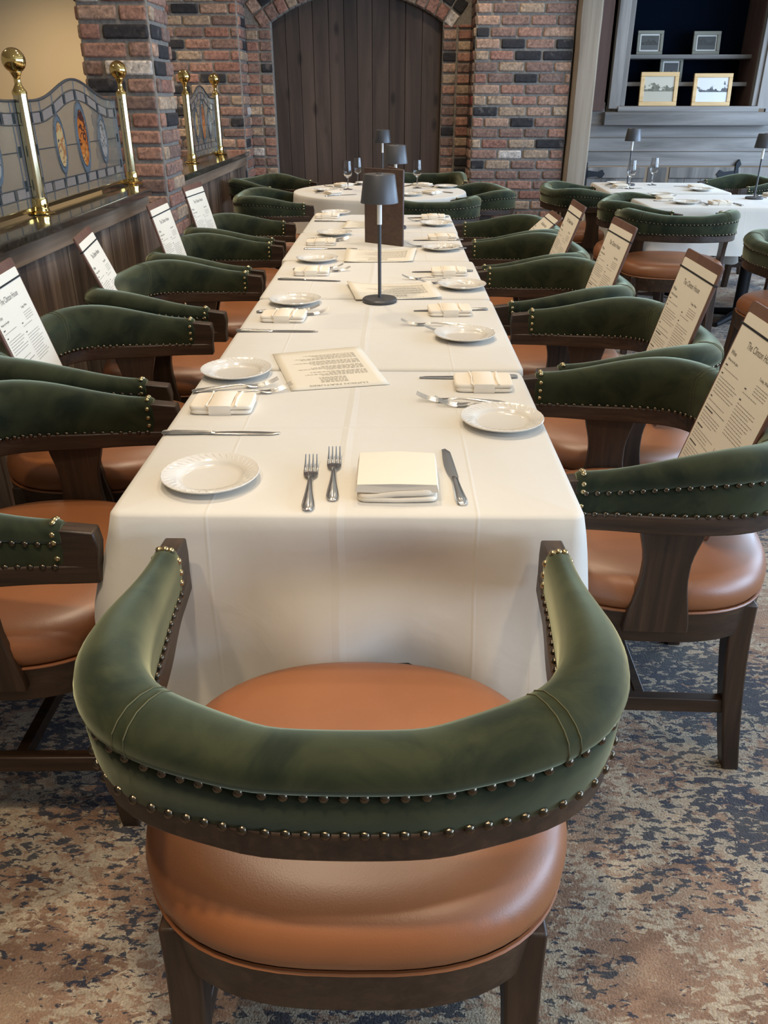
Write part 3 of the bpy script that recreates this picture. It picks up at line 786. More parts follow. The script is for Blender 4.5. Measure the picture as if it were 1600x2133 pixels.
def make_chair():
    root = empty('dining_armchair')
    # upholstered back roll
    mb = MB(); NS = 72; secs = []
    for i in range(NS + 1):
        s = UL * i / NS
        sec = [upt(s, a, b_) for a, b_ in SEC]
        secs.append(sec)
    def shrink(sec, k, dy):
        c_ = sum(sec, Vector()) / len(sec)
        return [c_ + (v - c_) * k + Vector((0, dy, 0)) for v in sec]
    secs = [shrink(secs[0], .90, .006)] + secs + [shrink(secs[-1], .90, .006)]
    mb.loft(secs)
    vel = mb.build('velvet_back', M['velvet'], root, angle=60)
    # nail heads
    nm = MB()
    def nail(p, nrm, r=0.0060):
        nrm = Vector(nrm).normalized(); up = Vector((0, 0, 1)) if abs(nrm.z) < .9 else Vector((1, 0, 0))
        a = nrm.cross(up).normalized(); b_ = a.cross(nrm); n = 8
        rings = [(1, -.0005), (.92, r * .32), (.6, r * .62)]
        vs = [p + (a * math.cos(2*PI*k/n) + b_ * math.sin(2*PI*k/n)) * r * q + nrm * h for q, h in rings for k in range(n)] + [p + nrm * r * .78]
        fs = []
        for j in range(2):
            for k in range(n): fs.append((j*n+k, j*n+(k+1) % n, (j+1)*n+(k+1) % n, (j+1)*n+k))
        for k in range(n): fs.append((2*n+k, 2*n+(k+1) % n, 3*n))
        nm.add(vs, fs)
    def row(nf, zf, sg, step=0.0195, s0=.012, s1=None, ex=0.0):
        nonlocal nm
        s1 = s1 or UL - s0; k = int((s1 - s0) / step)
        for i in range(k + 1):
            s = s0 + (s1 - s0) * i / k; p, nr, tg = u_at(s)
            nail(upt(s, nf, zf, ex), Vector((nr.x * sg, nr.y * sg, 0)))
    for ra in ((.90, .573, 1, .001), (.90, .06, 1, .001), (-.88, .06, -1, -.001)):
        nm = MB(); row(ra[0], ra[1], ra[2], ex=ra[3]); nm.build('nailhead_row', M['nail'], vel)
    for sE in (0.006, UL - 0.006):
        nm = MB()
        p, nr, tg = u_at(sE)
        for nf, zf, nn in ((.9, .25, (nr.x, nr.y, 0)), (.98, .62, (nr.x, nr.y, 0)), (.95, .8, (nr.x, nr.y, .4)), (.45, 1.0, (nr.x*.3, nr.y*.3, 1)), (-.05, 1.01, (0, 0, 1)), (-.5, .98, (-nr.x*.3, 0, 1)),
                           (-1.0, .75, (-nr.x, 0, .2)), (-1.03, .5, (-nr.x, 0, 0)), (-.97, .27, (-nr.x, 0, 0))):
            nail(upt(sE, nf, zf), nn, .0052)
        nm.build('end_nailheads', M['nail_bright'], vel)
    # stitched seams at the back corners
    for s0 in (UL * .325, UL * .675):
        st = MB()
        for d in (-.006, .006):
            pts = [upt(s0 + d, a * 1.015, .5 + (b_ - .5) * 1.012) for a, b_ in SEC[5:17]]
            pts = [p for p in pts]
            st.tube(pts, .0007, 5)
        st.build('seam_stitching', M['stitch'], vel)
    # wooden rail under the roll, with arm tips
    mb = MB(); secs = []
    pe, ne, te = u_at(0)
    def rail_sec(p, nr, hw, z0, z1):
        return [Vector((*(p + nr * hw), z0)), Vector((*(p + nr * hw), z1)), Vector((*(p - nr * hw), z1)), Vector((*(p - nr * hw), z0))]
    for i in range(61):
        s = UL * i / 60; p, nr, tg = u_at(s)
        e = min(s, UL - s)
        secs.append(rail_sec(p, nr, .019 + .014 * sm(e / .2), .629 + .005 * sm(1 - e / .3), .668))
    ext = []
    p, nr, tg = u_at(0); d = Vector((p.x, p.y + .056)); secs.insert(0, rail_sec(d, nr, .016, .634, .668))
    p, nr, tg = u_at(UL); d = Vector((p.x, p.y + .056)); secs.append(rail_sec(d, nr, .016, .634, .668))
    mb.loft(secs); mb.build('wood_rail', M['dark_wood'], root, bevel=.003, seg=2)
    for sx in (-1, 1):
        mb = MB(); x0 = sx * .2915
        yz = [(.185, .640), (.185, .735), (.262, .727), (.266, .70), (.256, .634)]
        mb.prism(yz, 'x', x0 - .0165, x0 + .0165); mb.build('arm_tip', M['dark_wood'], root, bevel=.003)
        # side splat, waisted
        mb = MB(); secs = []
        for i in range(15):
            t = i / 14; z = .395 + (.645 - .395) * t
            hw = .044 + .020 * (1 - sm(t / .55)) + .018 * sm((t - .62) / .38)
            cy = .02
            xx = sx * (.278 + .008 * t)
            secs.append([(xx - .011, cy - hw, z), (xx + .011, cy - hw, z), (xx + .011, cy + hw, z), (xx - .011, cy + hw, z)])
        mb.loft(secs); mb.build('side_splat', M['dark_wood_v'], root, bevel=.003)
    # seat
    mb = MB()
    prof = [(.235, .430, 3.0), (.250, .436, 3.0), (.259, .450, 2.9), (.2615, .466, 2.8), (.259, .483, 2.7), (.250, .499, 2.6), (.230, .510, 2.5), (.195, .516, 2.4), (.13, .520, 2.3), (.07, .522, 2.2), (.02, .523, 2.0)]
    secs = [superell(a * 1.09, a * .985, 64, ex - .25, z, .003) for a, z, ex in prof]
    mb.loft(secs); seat = mb.build('seat', M['leather'], root, angle=70)
    mb = MB(); ring = superell(.254 * 1.09, .254 * .985, 64, 2.75, .435, .003)
    secs = []
    for k in range(64):
        p = Vector(ring[k]); q = Vector(ring[(k + 1) % 64]); r_ = Vector(ring[k - 1]); tg = (q - r_).normalized(); nr = Vector((tg.y, -tg.x, 0))
        secs.append([p + nr * .0035 * math.cos(a) + Vector((0, 0, .0035 * math.sin(a))) for a in [2*PI*j/6 for j in range(6)]])
    mb.loft(secs, loop=True, caps=False); mb.build('piping', M['leather'], seat)
    mb = MB()
    secs = [superell(.252*1.08, .252*.98, 64, 2.75, .362, .002), superell(.256*1.085, .256*.98, 64, 2.75, .432, .002), superell(.21, .19, 64, 3.0, .432), superell(.21, .19, 64, 3.0, .362)]
    mb.loft(secs, loop=False, caps=False); mb.loft([secs[3], secs[0]], caps=False)
    mb.build('seat_frame', M['dark_wood'], root)
    # legs
    for sx in (-1, 1):
        for (ty, by, bx) in ((-.168, -.218, .230), (.175, .20, .220)):
            mb = MB(); secs = []
            for i in range(7):
                t = i / 6; z = .432 * (1 - t)
                cx = sx * (.213 + (bx - .213) * t ** 1.5); cy = ty + (by - ty) * t ** 1.5
                h = .0255 - .0075 * t
                secs.append([(cx - h, cy - h, z), (cx + h, cy - h, z), (cx + h, cy + h, z), (cx - h, cy + h, z)])
            mb.loft(secs); mb.build('leg', M['dark_wood_v'], root, bevel=.004)
        mb = MB(); mb.box(sx*.222 - .012, sx*.222 + .012, -.19, .19, .150, .186); mb.build('stretcher', M['dark_wood'], root, bevel=.003)
    mb = MB(); mb.box(-.212, .212, -.012, .012, .154, .182); mb.build('stretcher', M['dark_wood'], root, bevel=.003)
    return root

CH_USED = []
chair0 = make_chair()
def place_chair(x, y, rz, label, group):
    c = chair0 if not CH_USED else copy_tree(chair0)
    CH_USED.append(c); c.location = (x, y, 0); c.rotation_euler = (0, 0, rz)
    tag(c, label, 'chair', group); return c
G1 = 'green velvet armchairs around the long white table'
R90 = PI / 2
place_chair(-.047, .83, .0, 'green velvet armchair with tan leather seat nearest the camera at the table head', G1)
LCH = [(-.74, 1.405, -R90 + .02), (-.806, 2.12, -R90 + .03), (-.785, 2.865, -R90 - .05), (-.775, 3.54, -R90), (-.79, 4.25, -R90 + .03)]
RCH = [(.545, 1.60, R90 - .03), (.625, 2.25, R90 - .02), (.575, 2.95, R90 + .02), (.56, 3.58, R90 - .02), (.57, 4.22, R90)]
nth = ['nearest', 'second', 'third', 'fourth', 'farthest']
for i, (x, y, r_) in enumerate(LCH):
    place_chair(x, y, r_, 'green velvet armchair on the left of the long table, %s from the camera' % nth[i], G1)
for i, (x, y, r_) in enumerate(RCH):
    place_chair(x, y, r_, 'green velvet armchair on the right of the long table, %s from the camera' % nth[i], G1)
G2 = 'green velvet armchairs around the round table by the plank door'
place_chair(-.98, 6.72, -R90 - .45, 'dark green armchair behind left of the round table', G2)
place_chair(-.80, 5.62, -R90 + .10, 'green armchair front left of the round table with bright nailhead rows', G2)
place_chair(.215, 5.44, .06, 'green armchair with its back to camera in front of the round table', G2)
place_chair(.56, 5.98, R90 + .15, 'green armchair right of the round table below the brick pier', G2)
place_chair(.26, 7.05, PI, 'green armchair behind the round table against the plank door', G2)
G3 = 'green velvet armchairs around the right-hand tables'
place_chair(1.30, 6.12, -R90 + .12, 'green armchair left of the far small square table near the timber post', G3)
place_chair(1.52, 5.32, -R90 - .35, 'green armchair turned sideways at the left of the large right-hand table', G3)
place_chair(1.585, 4.82, -.10, 'green armchair seen squarely from behind at the near side of the right-hand table', G3)
place_chair(1.86, 3.72, -R90 + .15, 'green armchair cut off by the right frame edge, nearest on the right', G3)
place_chair(2.74, 6.75, R90 + .2, 'dark green armchair at the right end of the far small square table', G3)
place_chair(3.15, 6.05, PI - .3, 'pale lit green armchair behind the large right-hand table at frame edge', G3)

# ------------------------------------------------------------------ tables with cloths
ZC = 0.750
def rounded_rect(a, b_, r, n_side=14, n_c=6):
    pts = []
    for (cx, cy, t0) in ((a - r, b_ - r, 0), (-a + r, b_ - r, 90), (-a + r, -b_ + r, 180), (a - r, -b_ + r, 270)):
        for k in range(n_c + 1):
            t = math.radians(t0 + 90 * k / n_c); pts.append((cx + r * math.cos(t), cy + r * math.sin(t), math.cos(t), math.sin(t), k / n_c, True))
        # side points follow
        nxt = {0: (-a + r, b_, 0, 1), 90: (-a, -b_ + r, -1, 0), 180: (a - r, -b_, 0, -1), 270: (a, b_ - r, 1, 0)}[t0]
        lx, ly = pts[-1][0], pts[-1][1]
        for k in range(1, n_side):
            f = k / n_side; pts.append((lx + (nxt[0] - lx) * f, ly + (nxt[1] - ly) * f, nxt[2], nxt[3], 0, False))
    return pts
def cloth(name, cx, cy, a, b_, drop, corner, label, z=ZC, seed=0, flat=(), round_=False, rot=0, flare=.05, group=None, folds=.014, dipx=None, cexp=1.35):
    """draped cloth: top plus hanging skirt whose corners hang lower and fold outwards"""
    if round_:
        per = []
        for k in range(96):
            t = 2*PI*k/96; per.append((a*math.cos(t), a*math.sin(t), math.cos(t), math.sin(t), 0, False))
    else: per = rounded_rect(a, b_, .022)
    n = len(per); rows = 14; secs = []
    rnd = [(.0, 0.0), (.35, .004), (.7, .012), (1, .026)]
    rim = []
    for q in (1.0,):
        rim.append([Vector((p[0] - p[2]*.014, p[1] - p[3]*.014, z)) for p in per])
    secs += rim
    secs.append([Vector((p[0] - p[2]*.006, p[1] - p[3]*.006, z - .0015)) for p in per])
    secs.append([Vector((p[0] - p[2]*.001, p[1] - p[3]*.001, z - .006)) for p in per])
    for i in range(1, rows + 1):
        f = i / rows; sec = []
        for j, p in enumerate(per):
            if round_:
                ang = 2*PI*j/n; L = drop + .05 * math.sin(4 * ang + seed) ; cw = .5 + .5*math.sin(10*ang + seed); nx, ny = p[2], p[3]; off = folds * 3.2 * cw * f
            else:
                # distance to nearest corner along the side
                dxc = a - abs(p[0]); dyc = b_ - abs(p[1]); dc = min(math.hypot(dxc, dyc), .5)
                cw = math.exp(-(dc / .13) ** 2)
                nx, ny = p[2], p[3]
                L = drop + (corner - drop) * max(0, 1 - dc / .30) ** cexp
                off = cw * .055 * f + folds * 1.6 * f * noise.noise(Vector((p[0]*6 + seed, p[1]*6, seed)))*2 + .03*math.sin(PI*f*.8)*noise.noise(Vector((p[0]*2.6+seed, p[1]*2.6, f*1.6)))
                if cw > .25: off += .02 * f * math.sin(dc * 60)
                sd = 'f' if ny < -.7 else 'b' if ny > .7 else 'l' if nx < -.7 else 'r'
                if sd in flat and cw < .9:
                    L = min(L, .10); off = 0.0
                elif ('b' in flat and p[1] > b_ - .05) or ('f' in flat and p[1] < -b_ + .05):
                    off *= .2; L = min(L, drop)
            d = L * f
            o2 = off + flare * f * (0 if (not round_ and sd in flat) else 1)
            if not round_ and sd in flat: o2 = 0
            v = Vector((p[0] + nx * o2, p[1] + ny * o2, z - .008 - d))
            if dipx and not round_ and sd == 'f': v = dipx(v, f)
            sec.append(v)
        secs.append(sec)
    mb = MB(); mb.loft(secs, True, False)
    # top as a fan grid
    ring = secs[0]; c0 = Vector((0, 0, z + .0004))
    inner = [[c0.lerp(v, q) for v in ring] for q in (.999, .66, .33)]
    mb.loft([ring] + inner[1:], True, False)
    base = len(mb.v); mb.add([c0] + inner[2], [(0, 1 + k, 1 + (k + 1) % n) for k in range(n)])
    mb.xf(Matrix.Rotation(rot, 4, 'Z'))
    o = mb.build(name, M['linen'], loc=(cx, cy, 0), angle=180)
    import bmesh
    bm = bmesh.new(); bm.from_mesh(o.data); bmesh.ops.remove_doubles(bm, verts=bm.verts, dist=1e-5); bmesh.ops.recalc_face_normals(bm, faces=bm.faces); bm.to_mesh(o.data); bm.free()
    o.data.polygons.foreach_set('use_smooth', [True]*len(o.data.polygons))
    tag(o, label, 'tablecloth', group)
    return o

def table(cx, cy, a, b_, label, round_=False, rot=0, z=ZC, group=None):
    t = empty('dining_table', (cx, cy, 0), rot, label, 'table', group)
    mb = MB()
    if round_: mb.lathe([(a - .012, z - .035), (a - .008, z - .03), (a - .008, z - .012), (a - .012, z - .008)], 64)
    else: mb.box(-a + .006, a - .006, -b_ + .006, b_ - .006, z - .035, z - .009)
    mb.build('tabletop', M['dark_wood'], t, bevel=.003)
    mb = MB(); mb.tube([(0, 0, .03), (0, 0, z - .03)], .038, 16); mb.build('pedestal', M['iron'], t)
    mb = MB()
    for k in range(4):
        an = k * PI / 2 + PI / 4
        p = Vector((math.cos(an), math.sin(an), 0)) * (.30 if not round_ else .36)
        mb.tube([(0, 0, .05), (p.x, p.y, .016)], [.03, .016], 8)
    mb.build('cross_base', M['iron'], t)
    return t

TX, TW = -.075, .380
seams = [1.124, 1.885, 2.655, 3.34, 4.09, 4.76]
dz = [0, .0, .0, .0, .0]
offs = [0, .010, .008, -.004, .0]
def front_dip(v, f):
    # skirt resting over the seat of the end chair; corner at the left swings lower
    return v
for i in range(5):
    y0, y1 = seams[i] + (.010 if i else 0), seams[i + 1] - .003
    cyy, bb = (y0 + y1) / 2, (y1 - y0) / 2
    fl = ''
    if i > 0: fl += 'f'
    if i < 4: fl += 'b'
    table(TX + offs[i], cyy, TW, bb, 'wooden pedestal table under a white cloth, %s in the long row' % nth[i], group='tables joined in the long row')
    cloth('tablecloth', TX + offs[i], cyy, TW, bb, .284 if i == 0 else .268, .46 if i == 0 else .47, ['white tablecloth on the nearest table, hanging over the front chair seat', 'white tablecloth on the second table of the long row',
          'white tablecloth on the third table, under the nearer graphite lamp', 'white tablecloth on the fourth table, under the brown folder', 'white tablecloth on the farthest table of the long row'][i],
          seed=i * 3.7, flat=fl, flare=.012 if i == 0 else .02, cexp=1.5 if i == 0 else 1.35, group='white cloths of the long table')
table(-.11, 6.02, .60, .6, 'round pedestal table under a white cloth by the plank door', round_=True)
cloth('tablecloth', -.11, 6.02, .60, .6, .27, .3, 'white cloth on the round table by the plank door', round_=True, seed=2.0, flare=.03)
table(1.90, 6.30, .42, .36, 'far square table beneath the display cabinet', rot=-.05)
cloth('tablecloth', 1.90, 6.30, .42, .36, .26, .46, 'white cloth on the far square table beneath the cabinet', rot=-.05, seed=5.5)
table(2.30, 5.45, .78, .36, 'large right-hand table with the lamp at the frame edge', rot=-.02)
cloth('tablecloth', 2.30, 5.45, .78, .36, .26, .48, 'white cloth on the large right-hand table at the frame edge', rot=-.02, seed=8.1)

# ------------------------------------------------------------------ tableware
ZS = ZC + 0.001
def make_plate():
    mb = MB(); n = 96
    prof = [(.0, .004), (.046, .004), (.052, .0045), (.056, .008), (.060, .0115), (.078, .0155), (.0825, .0165), (.0835, .0155), (.0815, .0125), (.062, .008), (.052, .001), (.045, 0), (.0, .0005)]
    secs = []
    for i, (r, z) in enumerate(prof):
        sec = []
        for k in range(n):
            t = 2*PI*k/n; dz_ = 0
            if i in (5, 6): dz_ = .0004 * math.sin(36 * t + i)
            rr = max(r, .0005); sec.append((rr * math.cos(t), rr * math.sin(t), z + dz_))
        secs.append(sec)
    mb.loft(secs)
    # raised swirl ribs on the rim
    for k in range(40):
        t = 2*PI*k/40; pts = []
        for j in range(5):
            f = j / 4; r = .062 + .017 * f; tt = t + .16 * f
            pts.append((r * math.cos(tt), r * math.sin(tt), .0118 + .0040 * f))
        mb.tube(pts, [.0003, .0006, .0006, .0006, .0003], 5)
    return mb.build('bread_plate', M['china'], angle=50)

def make_fork():
    mb = MB(); secs = []
    # handle spine: (y, half width, z, thickness)
    st = [(0, .004, .0022, .0018), (.004, .0085, .0024, .0022), (.014, .0105, .0030, .0026), (.03, .0092, .0042, .0026), (.06, .0058, .0062, .0025), (.09, .0036, .0075, .0024), (.108, .0030, .0072, .0023),
          (.118, .0040, .0060, .0019), (.126, .0100, .0042, .0016), (.134, .0122, .0030, .0015), (.146, .0124, .0024, .0014)]
    for y, w, z, t in st:
        secs.append([(-w, y, z + t*.2), (-w*.6, y, z + t), (0, y, z + t*1.25), (w*.6, y, z + t), (w, y, z + t*.2), (w*.8, y, z - t*.3), (0, y, z - t*.4), (-w*.8, y, z - t*.3)])
    mb.loft(secs)
    for k in range(4):
        cx = -.0105 + .007 * k; s2 = []
        for f in (0, .2, .45, .7, .9, 1.0):
            y = .144 + .050 * f; w = .0022 * (1 - .55 * f); z = .0026 + .0135 * f ** 2.0; t = .0012 * (1 - .3*f)
            x = cx * (1 - .06 * f)
            s2.append([(x - w, y, z), (x, y, z + t), (x + w, y, z), (x, y, z - t)])
        mb.loft(s2)
    # rim bead of the handle
    for s_ in (-1, 1):
        mb.tube([(s_*w*.93, y, z + t*.7) for y, w, z, t in st[:7]], .0006, 5)
    return mb.build('fork', M['steel'], angle=60)

def make_knife():
    mb = MB(); secs = []
    st = [(0, .0055, .0035), (.004, .0085, .0048), (.02, .0098, .0052), (.05, .0080, .0050), (.085, .0062, .0048), (.098, .0070, .0050), (.104, .0060, .0042)]
    for y, w, t in st:
        secs.append([(-w, y, t*.5), (-w*.6, y, t), (0, y, t*1.15), (w*.6, y, t), (w, y, t*.5), (w*.6, y, .0004), (0, y, .0002), (-w*.6, y, .0004)])
    mb.loft(secs)
    for s_ in (-1, 1): mb.tube([(s_*w*.75, y, t*.98) for y, w, t in st[:6]], .0006, 5)
    bl = []
    for f in [i / 10 for i in range(11)]:
        y = .102 + .128 * f; xr = .0075 + .0005*math.sin(f*3)
        xr = xr * (1 if f < .85 else math.sqrt(max(0, 1 - ((f - .85)/.152) ** 2)) + .02)
        xl = -.0068 - .0045 * math.sin(PI * min(f*1.05, 1) ** .8) * (1 if f < .9 else 1 - (f-.9)*6)
        zt = .0032 - .0012*f
        bl.append([(xl, y, zt*.6), (0, y, zt + .0006), (xr, y, zt*.7), (0, y, zt - .0012)])
    mb.loft(bl)
    return mb.build('knife', M['steel'], angle=50)

def slab(mb, w, d, z0, z1, r=.5, jit=0.0, cx=0, cy=0):
    """soft-edged folded layer"""
    h = (z1 - z0) / 2; zc = (z0 + z1) / 2; secs = []
    for k in range(9):
        a = -PI/2 + PI*k/8
        ex = h * math.cos(a) * .9
        secs.append([(x + cx, y + cy, z + jit*noise.noise(Vector((x*22, y*22, z0*200 + (z - z0)*20)))) for x, y, z in superell(w/2 - h + ex, d/2 - h + ex, 40, 9, zc + h * math.sin(a))])
    mb.loft(secs)
def make_napkin(kind):
    mb = MB()
    if kind == 'square':     # head of the table: tall stack, open folds toward camera
        slab(mb, .122, .118, 0, .0065, jit=.003); slab(mb, .118, .118, .0065, .0135, jit=.006, cx=-.002); slab(mb, .120, .112, .013, .0205, jit=.007, cx=.001, cy=.002)
        secs = []
        for i in range(25):          # wrapped top flap
            f = i / 24; x0, x1 = -.062, .062
            if f < .80: y = .060 - .095 * (f/.8); z = .0265 + .0012*math.sin(f*6)
            else: y = -.035 - .02*(f-.8)/.2; z = .0265 - .0035*((f-.8)/.2)
            if f < .06: z = .018 + .0085 * math.sqrt(f/.06)
            secs.append([(x0, y, z - .010), (x0 + .003, y, z), (0, y - .004*math.sin(f), z + .0025), (x1 - .003, y, z), (x1, y, z - .010), (0, y, z - .012)])
        mb.loft(secs)
    else:                    # side settings: flat pad with raised centre band
        slab(mb, .128, .096, 0, .009, jit=.002); slab(mb, .132, .092, .0085, .0185, jit=.003)
        for k, (a, b_) in enumerate(((-.022, .022),)):
            ring = []
            for y, z in ((-.0485, .001), (-.0500, .010), (-.0475, .0195), (-.03, .0222), (0, .0230), (.03, .0222), (.0475, .0195), (.0500, .010), (.0485, .001)):
                ring.append((y, z))
            secs = []
            for y, z in ring:
                secs.append([(a + .002, y, z), (a - .001, y, z - .002), (a + .0, y*.93, z - .006), (b_, y*.93, z - .006), (b_ + .001, y, z - .002), (b_ - .002, y, z)])
            mb.loft(secs)
            mb.tube([(a - .006, -.046, .0185), (a - .004, 0, .0202), (a - .007, .046, .0185)], .0025, 8)
            mb.tube([(b_ + .010, -.046, .018), (b_ + .007, 0, .0198), (b_ + .011, .046, .018)], .003, 8)
    if kind == 'square': mb.xf(Matrix.Diagonal((1.09, 1.12, 1.35, 1)))
    return mb.build('folded_napkin', M['napkin'], angle=50)

protos = {}
def put(kind, maker, p, rz, label, cat, group, tilt=(0, 0), z=ZS, *args):
    if kind not in protos:
        o = protos[kind] = maker(*args)
    else: o = copy_tree(protos[kind])
    o.location = (p[0], p[1], z); o.rotation_euler = (tilt[0], tilt[1], rz)
    return tag(o, label, cat, group)

def side_xy(px, py, z=ZS): q = P(px, py, z); return (q.x, q.y)
# head setting
put('plate', make_plate, side_xy(440, 1000), 0, 'cream bread plate at the left front corner of the nearest table', 'plate', 'cream bread plates')
def lay(kind, maker, p_end, p_tip, label, cat, group, dz_=0):
    """p_end, p_tip = pixels of handle end and tip on the cloth"""
    a = Vector(side_xy(*p_end)); b_ = Vector(side_xy(*p_tip)); d = b_ - a
    return put(kind, maker, a, math.atan2(d.y, d.x) - PI/2, label, cat, group, z=ZS + dz_)
lay('fork', make_fork, (641, 1066), (653, 925), 'left one of the two upright forks at the table head', 'fork', 'polished forks')
lay('fork', make_fork, (692, 1045), (700, 905), 'right fork of the two upright forks at the table head', 'fork', 'polished forks')
put('napkin_sq', make_napkin, side_xy(827, 1012), .0, 'cream napkin folded square between forks and knife at the table head', 'napkin', 'folded napkins', (0, 0), ZS, 'square')
lay('knife', make_knife, (964, 1053), (926, 933), 'polished dinner knife right of the napkin at the table head', 'knife', 'dinner knives')
LP = [(493, 779), (615, 631), (661, 543.5), (697, 489), (700, 446)]
LN = [(467, 848), (592, 664), (650, 570), (669, 508.5), (682, 453)]
LK = [((338, 903), (592, 904)), ((492, 690), (668, 691)), ((579, 582), (706, 586)), ((633, 519), (742, 518)), ((655, 461), (730, 462))]
LF = [((400, 818), (592, 800), (428, 833), (636, 808)), ((534, 651), (672, 645), (555, 664), (699, 651)), ((610, 562), (716, 558), (625, 570), (740, 563)), ((640, 499), (726, 498), (640, 505), (748, 501)), None]
RP = [(1045, 882), (967, 704), (962, 599), (918, 520), (909, 469)]
RN = [(1005, 804), (936, 652), (935, 570), (921, 498), (902, 455)]
RK = [((1078, 786), (862, 787)), ((1016, 645), (860, 648)), ((985, 565), (853, 567)), ((965, 500), (872, 501)), ((935, 452), (858, 454))]
RF = [((1055, 843), (857, 832), (1096, 852), (897, 842)), ((976, 681), (832, 676), (1028, 690), (880, 690)), ((950, 583), (862, 582), (985, 592), (884, 590)), ((940, 513), (858, 514), (972, 518), (880, 520)), ((925, 461), (846, 461), None, None)]
for i in range(5):
    s = nth[i] + ' left-side place of the long table'
    put('plate', make_plate, side_xy(*LP[i]), .4*i, 'cream bread plate at the ' + s, 'plate', 'cream bread plates')
    put('napkin', make_napkin, side_xy(*LN[i]), random.uniform(-.06, .02), 'folded cream napkin at the ' + s, 'napkin', 'folded napkins', (0, 0), ZS, 'band')
    lay('knife', make_knife, *LK[i], 'dinner knife nearer than the napkin at the ' + s, 'knife', 'dinner knives')
    if LF[i]:
        a, b_, c_, d = LF[i]
        lay('fork', make_fork, a, b_, 'fork beside the bread plate at the ' + s, 'fork', 'polished forks')
        lay('fork', make_fork, c_, d, 'fork beside the napkin at the ' + s, 'fork', 'polished forks', .0)
    s = nth[i] + ' right-side place of the long table'
    put('plate', make_plate, side_xy(*RP[i]), .7*i, 'cream bread plate at the ' + s, 'plate', 'cream bread plates')
    put('napkin', make_napkin, side_xy(*RN[i]), random.uniform(-.03, .05), 'folded cream napkin at the ' + s, 'napkin', 'folded napkins', (0, 0), ZS, 'band')
    lay('knife', make_knife, *RK[i], 'dinner knife beyond the napkin at the ' + s, 'knife', 'dinner knives')
    a, b_, c_, d = RF[i]
    lay('fork', make_fork, a, b_, 'fork beside the napkin at the ' + s, 'fork', 'polished forks')
    if c_: lay('fork', make_fork, c_, d, 'fork beside the bread plate at the ' + s, 'fork', 'polished forks', .0)

# lamps
def make_lamp():
    t = empty('table_lamp')
    mb = MB(); mb.lathe([(.0, 0), (.053, 0), (.0555, .003), (.0555, .008), (.052, .012), (.02, .014), (.0, .014)], 48); mb.build('base', M['lamp_metal'], t)
    mb = MB(); mb.lathe([(.0055, .012), (.0055, .235), (.0, .235)], 16); mb.build('pole', M['lamp_metal'], t)
    mb = MB(); mb.lathe([(.0075, .235), (.0075, .37), (.0, .37)], 16); mb.build('painted_lit_stem', M['lamp_white'], t)  # upper pole coloured white, standing in for the lamplight falling on it
    mb = MB(); mb.lathe([(.0565, .298), (.0575, .298), (.0575, .300), (.0475, .376), (.045, .379), (.0, .3795)], 48)
    mb.lathe([(.0565, .298), (.0465, .373), (.0, .373)], 48); mb.build('shade', M['lamp_metal'], t)
    mb = MB(); mb.lathe([(.0, .3795), (.010, .3797), (.011, .3822), (.0, .3826)], 20); mb.build('touch_button', M['steel'], t)
    mb = MB(); mb.lathe([(.009, .366), (.044, .366), (.044, .372), (.009, .372)], 32); mb.build('light_ring', M['led'], t)
    return t
lamp0 = make_lamp(); lamps = []
def place_lamp(x, y, label, e=5.0):
    t = lamp0 if not lamps else copy_tree(lamp0); lamps.append(t)
    t.location = (x, y, ZS); tag(t, label, 'lamp', 'cordless graphite table lamps')
    light('lamp_glow', 'SPOT', (x + .02, y, ZS + .36), e * 1.3, (1.0, .84, .60), spot=math.radians(112), blend=.5, radius=.03)
q = P(791, 628, ZS)
place_lamp(q.x, q.y, 'graphite table lamp nearest the camera on the long table')
place_lamp(.0, 4.22, 'graphite table lamp behind the brown folder on the long table')
place_lamp(-.092, 6.15, 'graphite table lamp on the round table by the plank door', 3)
place_lamp(1.71, 6.42, 'graphite table lamp on the far square table beneath the cabinet', 3)
place_lamp(2.30, 5.55, 'graphite table lamp at the right frame edge on the large table', 3)

# brown folder standing open on the table
def folder():
    a = P(761, 504, ZS); b_ = P(839.5, 513.5, ZS)
    t = empty('brown_folder', (a.x, a.y, ZS), 0, 'brown wood-grain menu folder standing upright behind the nearest lamp', 'menu folder')
    d = (b_ - a); d.z = 0; L_ = d.length; ang = math.atan2(d.y, d.x)
    def panel(nm, ang, w):
        mb = MB(); mb.box(0, w, -.004, .004, 0, .31)
        mb.xf(Matrix.Rotation(ang, 4, 'Z')); mb.build(nm, M['folder'], t, bevel=.002)
    panel('front_panel', ang, L_)
    mb = MB(); mb.box(0, L_, -.004, .004, 0, .31); mb.xf(Matrix.Translation((d.x, d.y, 0)) @ Matrix.Rotation(ang + PI - .62, 4, 'Z') @ Matrix.Scale(-1, 4, (0, 1, 0)))
    mb.xf(Matrix.Translation((.0, .010, 0)))
    mb.build('rear_panel', M['folder'], t, bevel=.002)
folder()

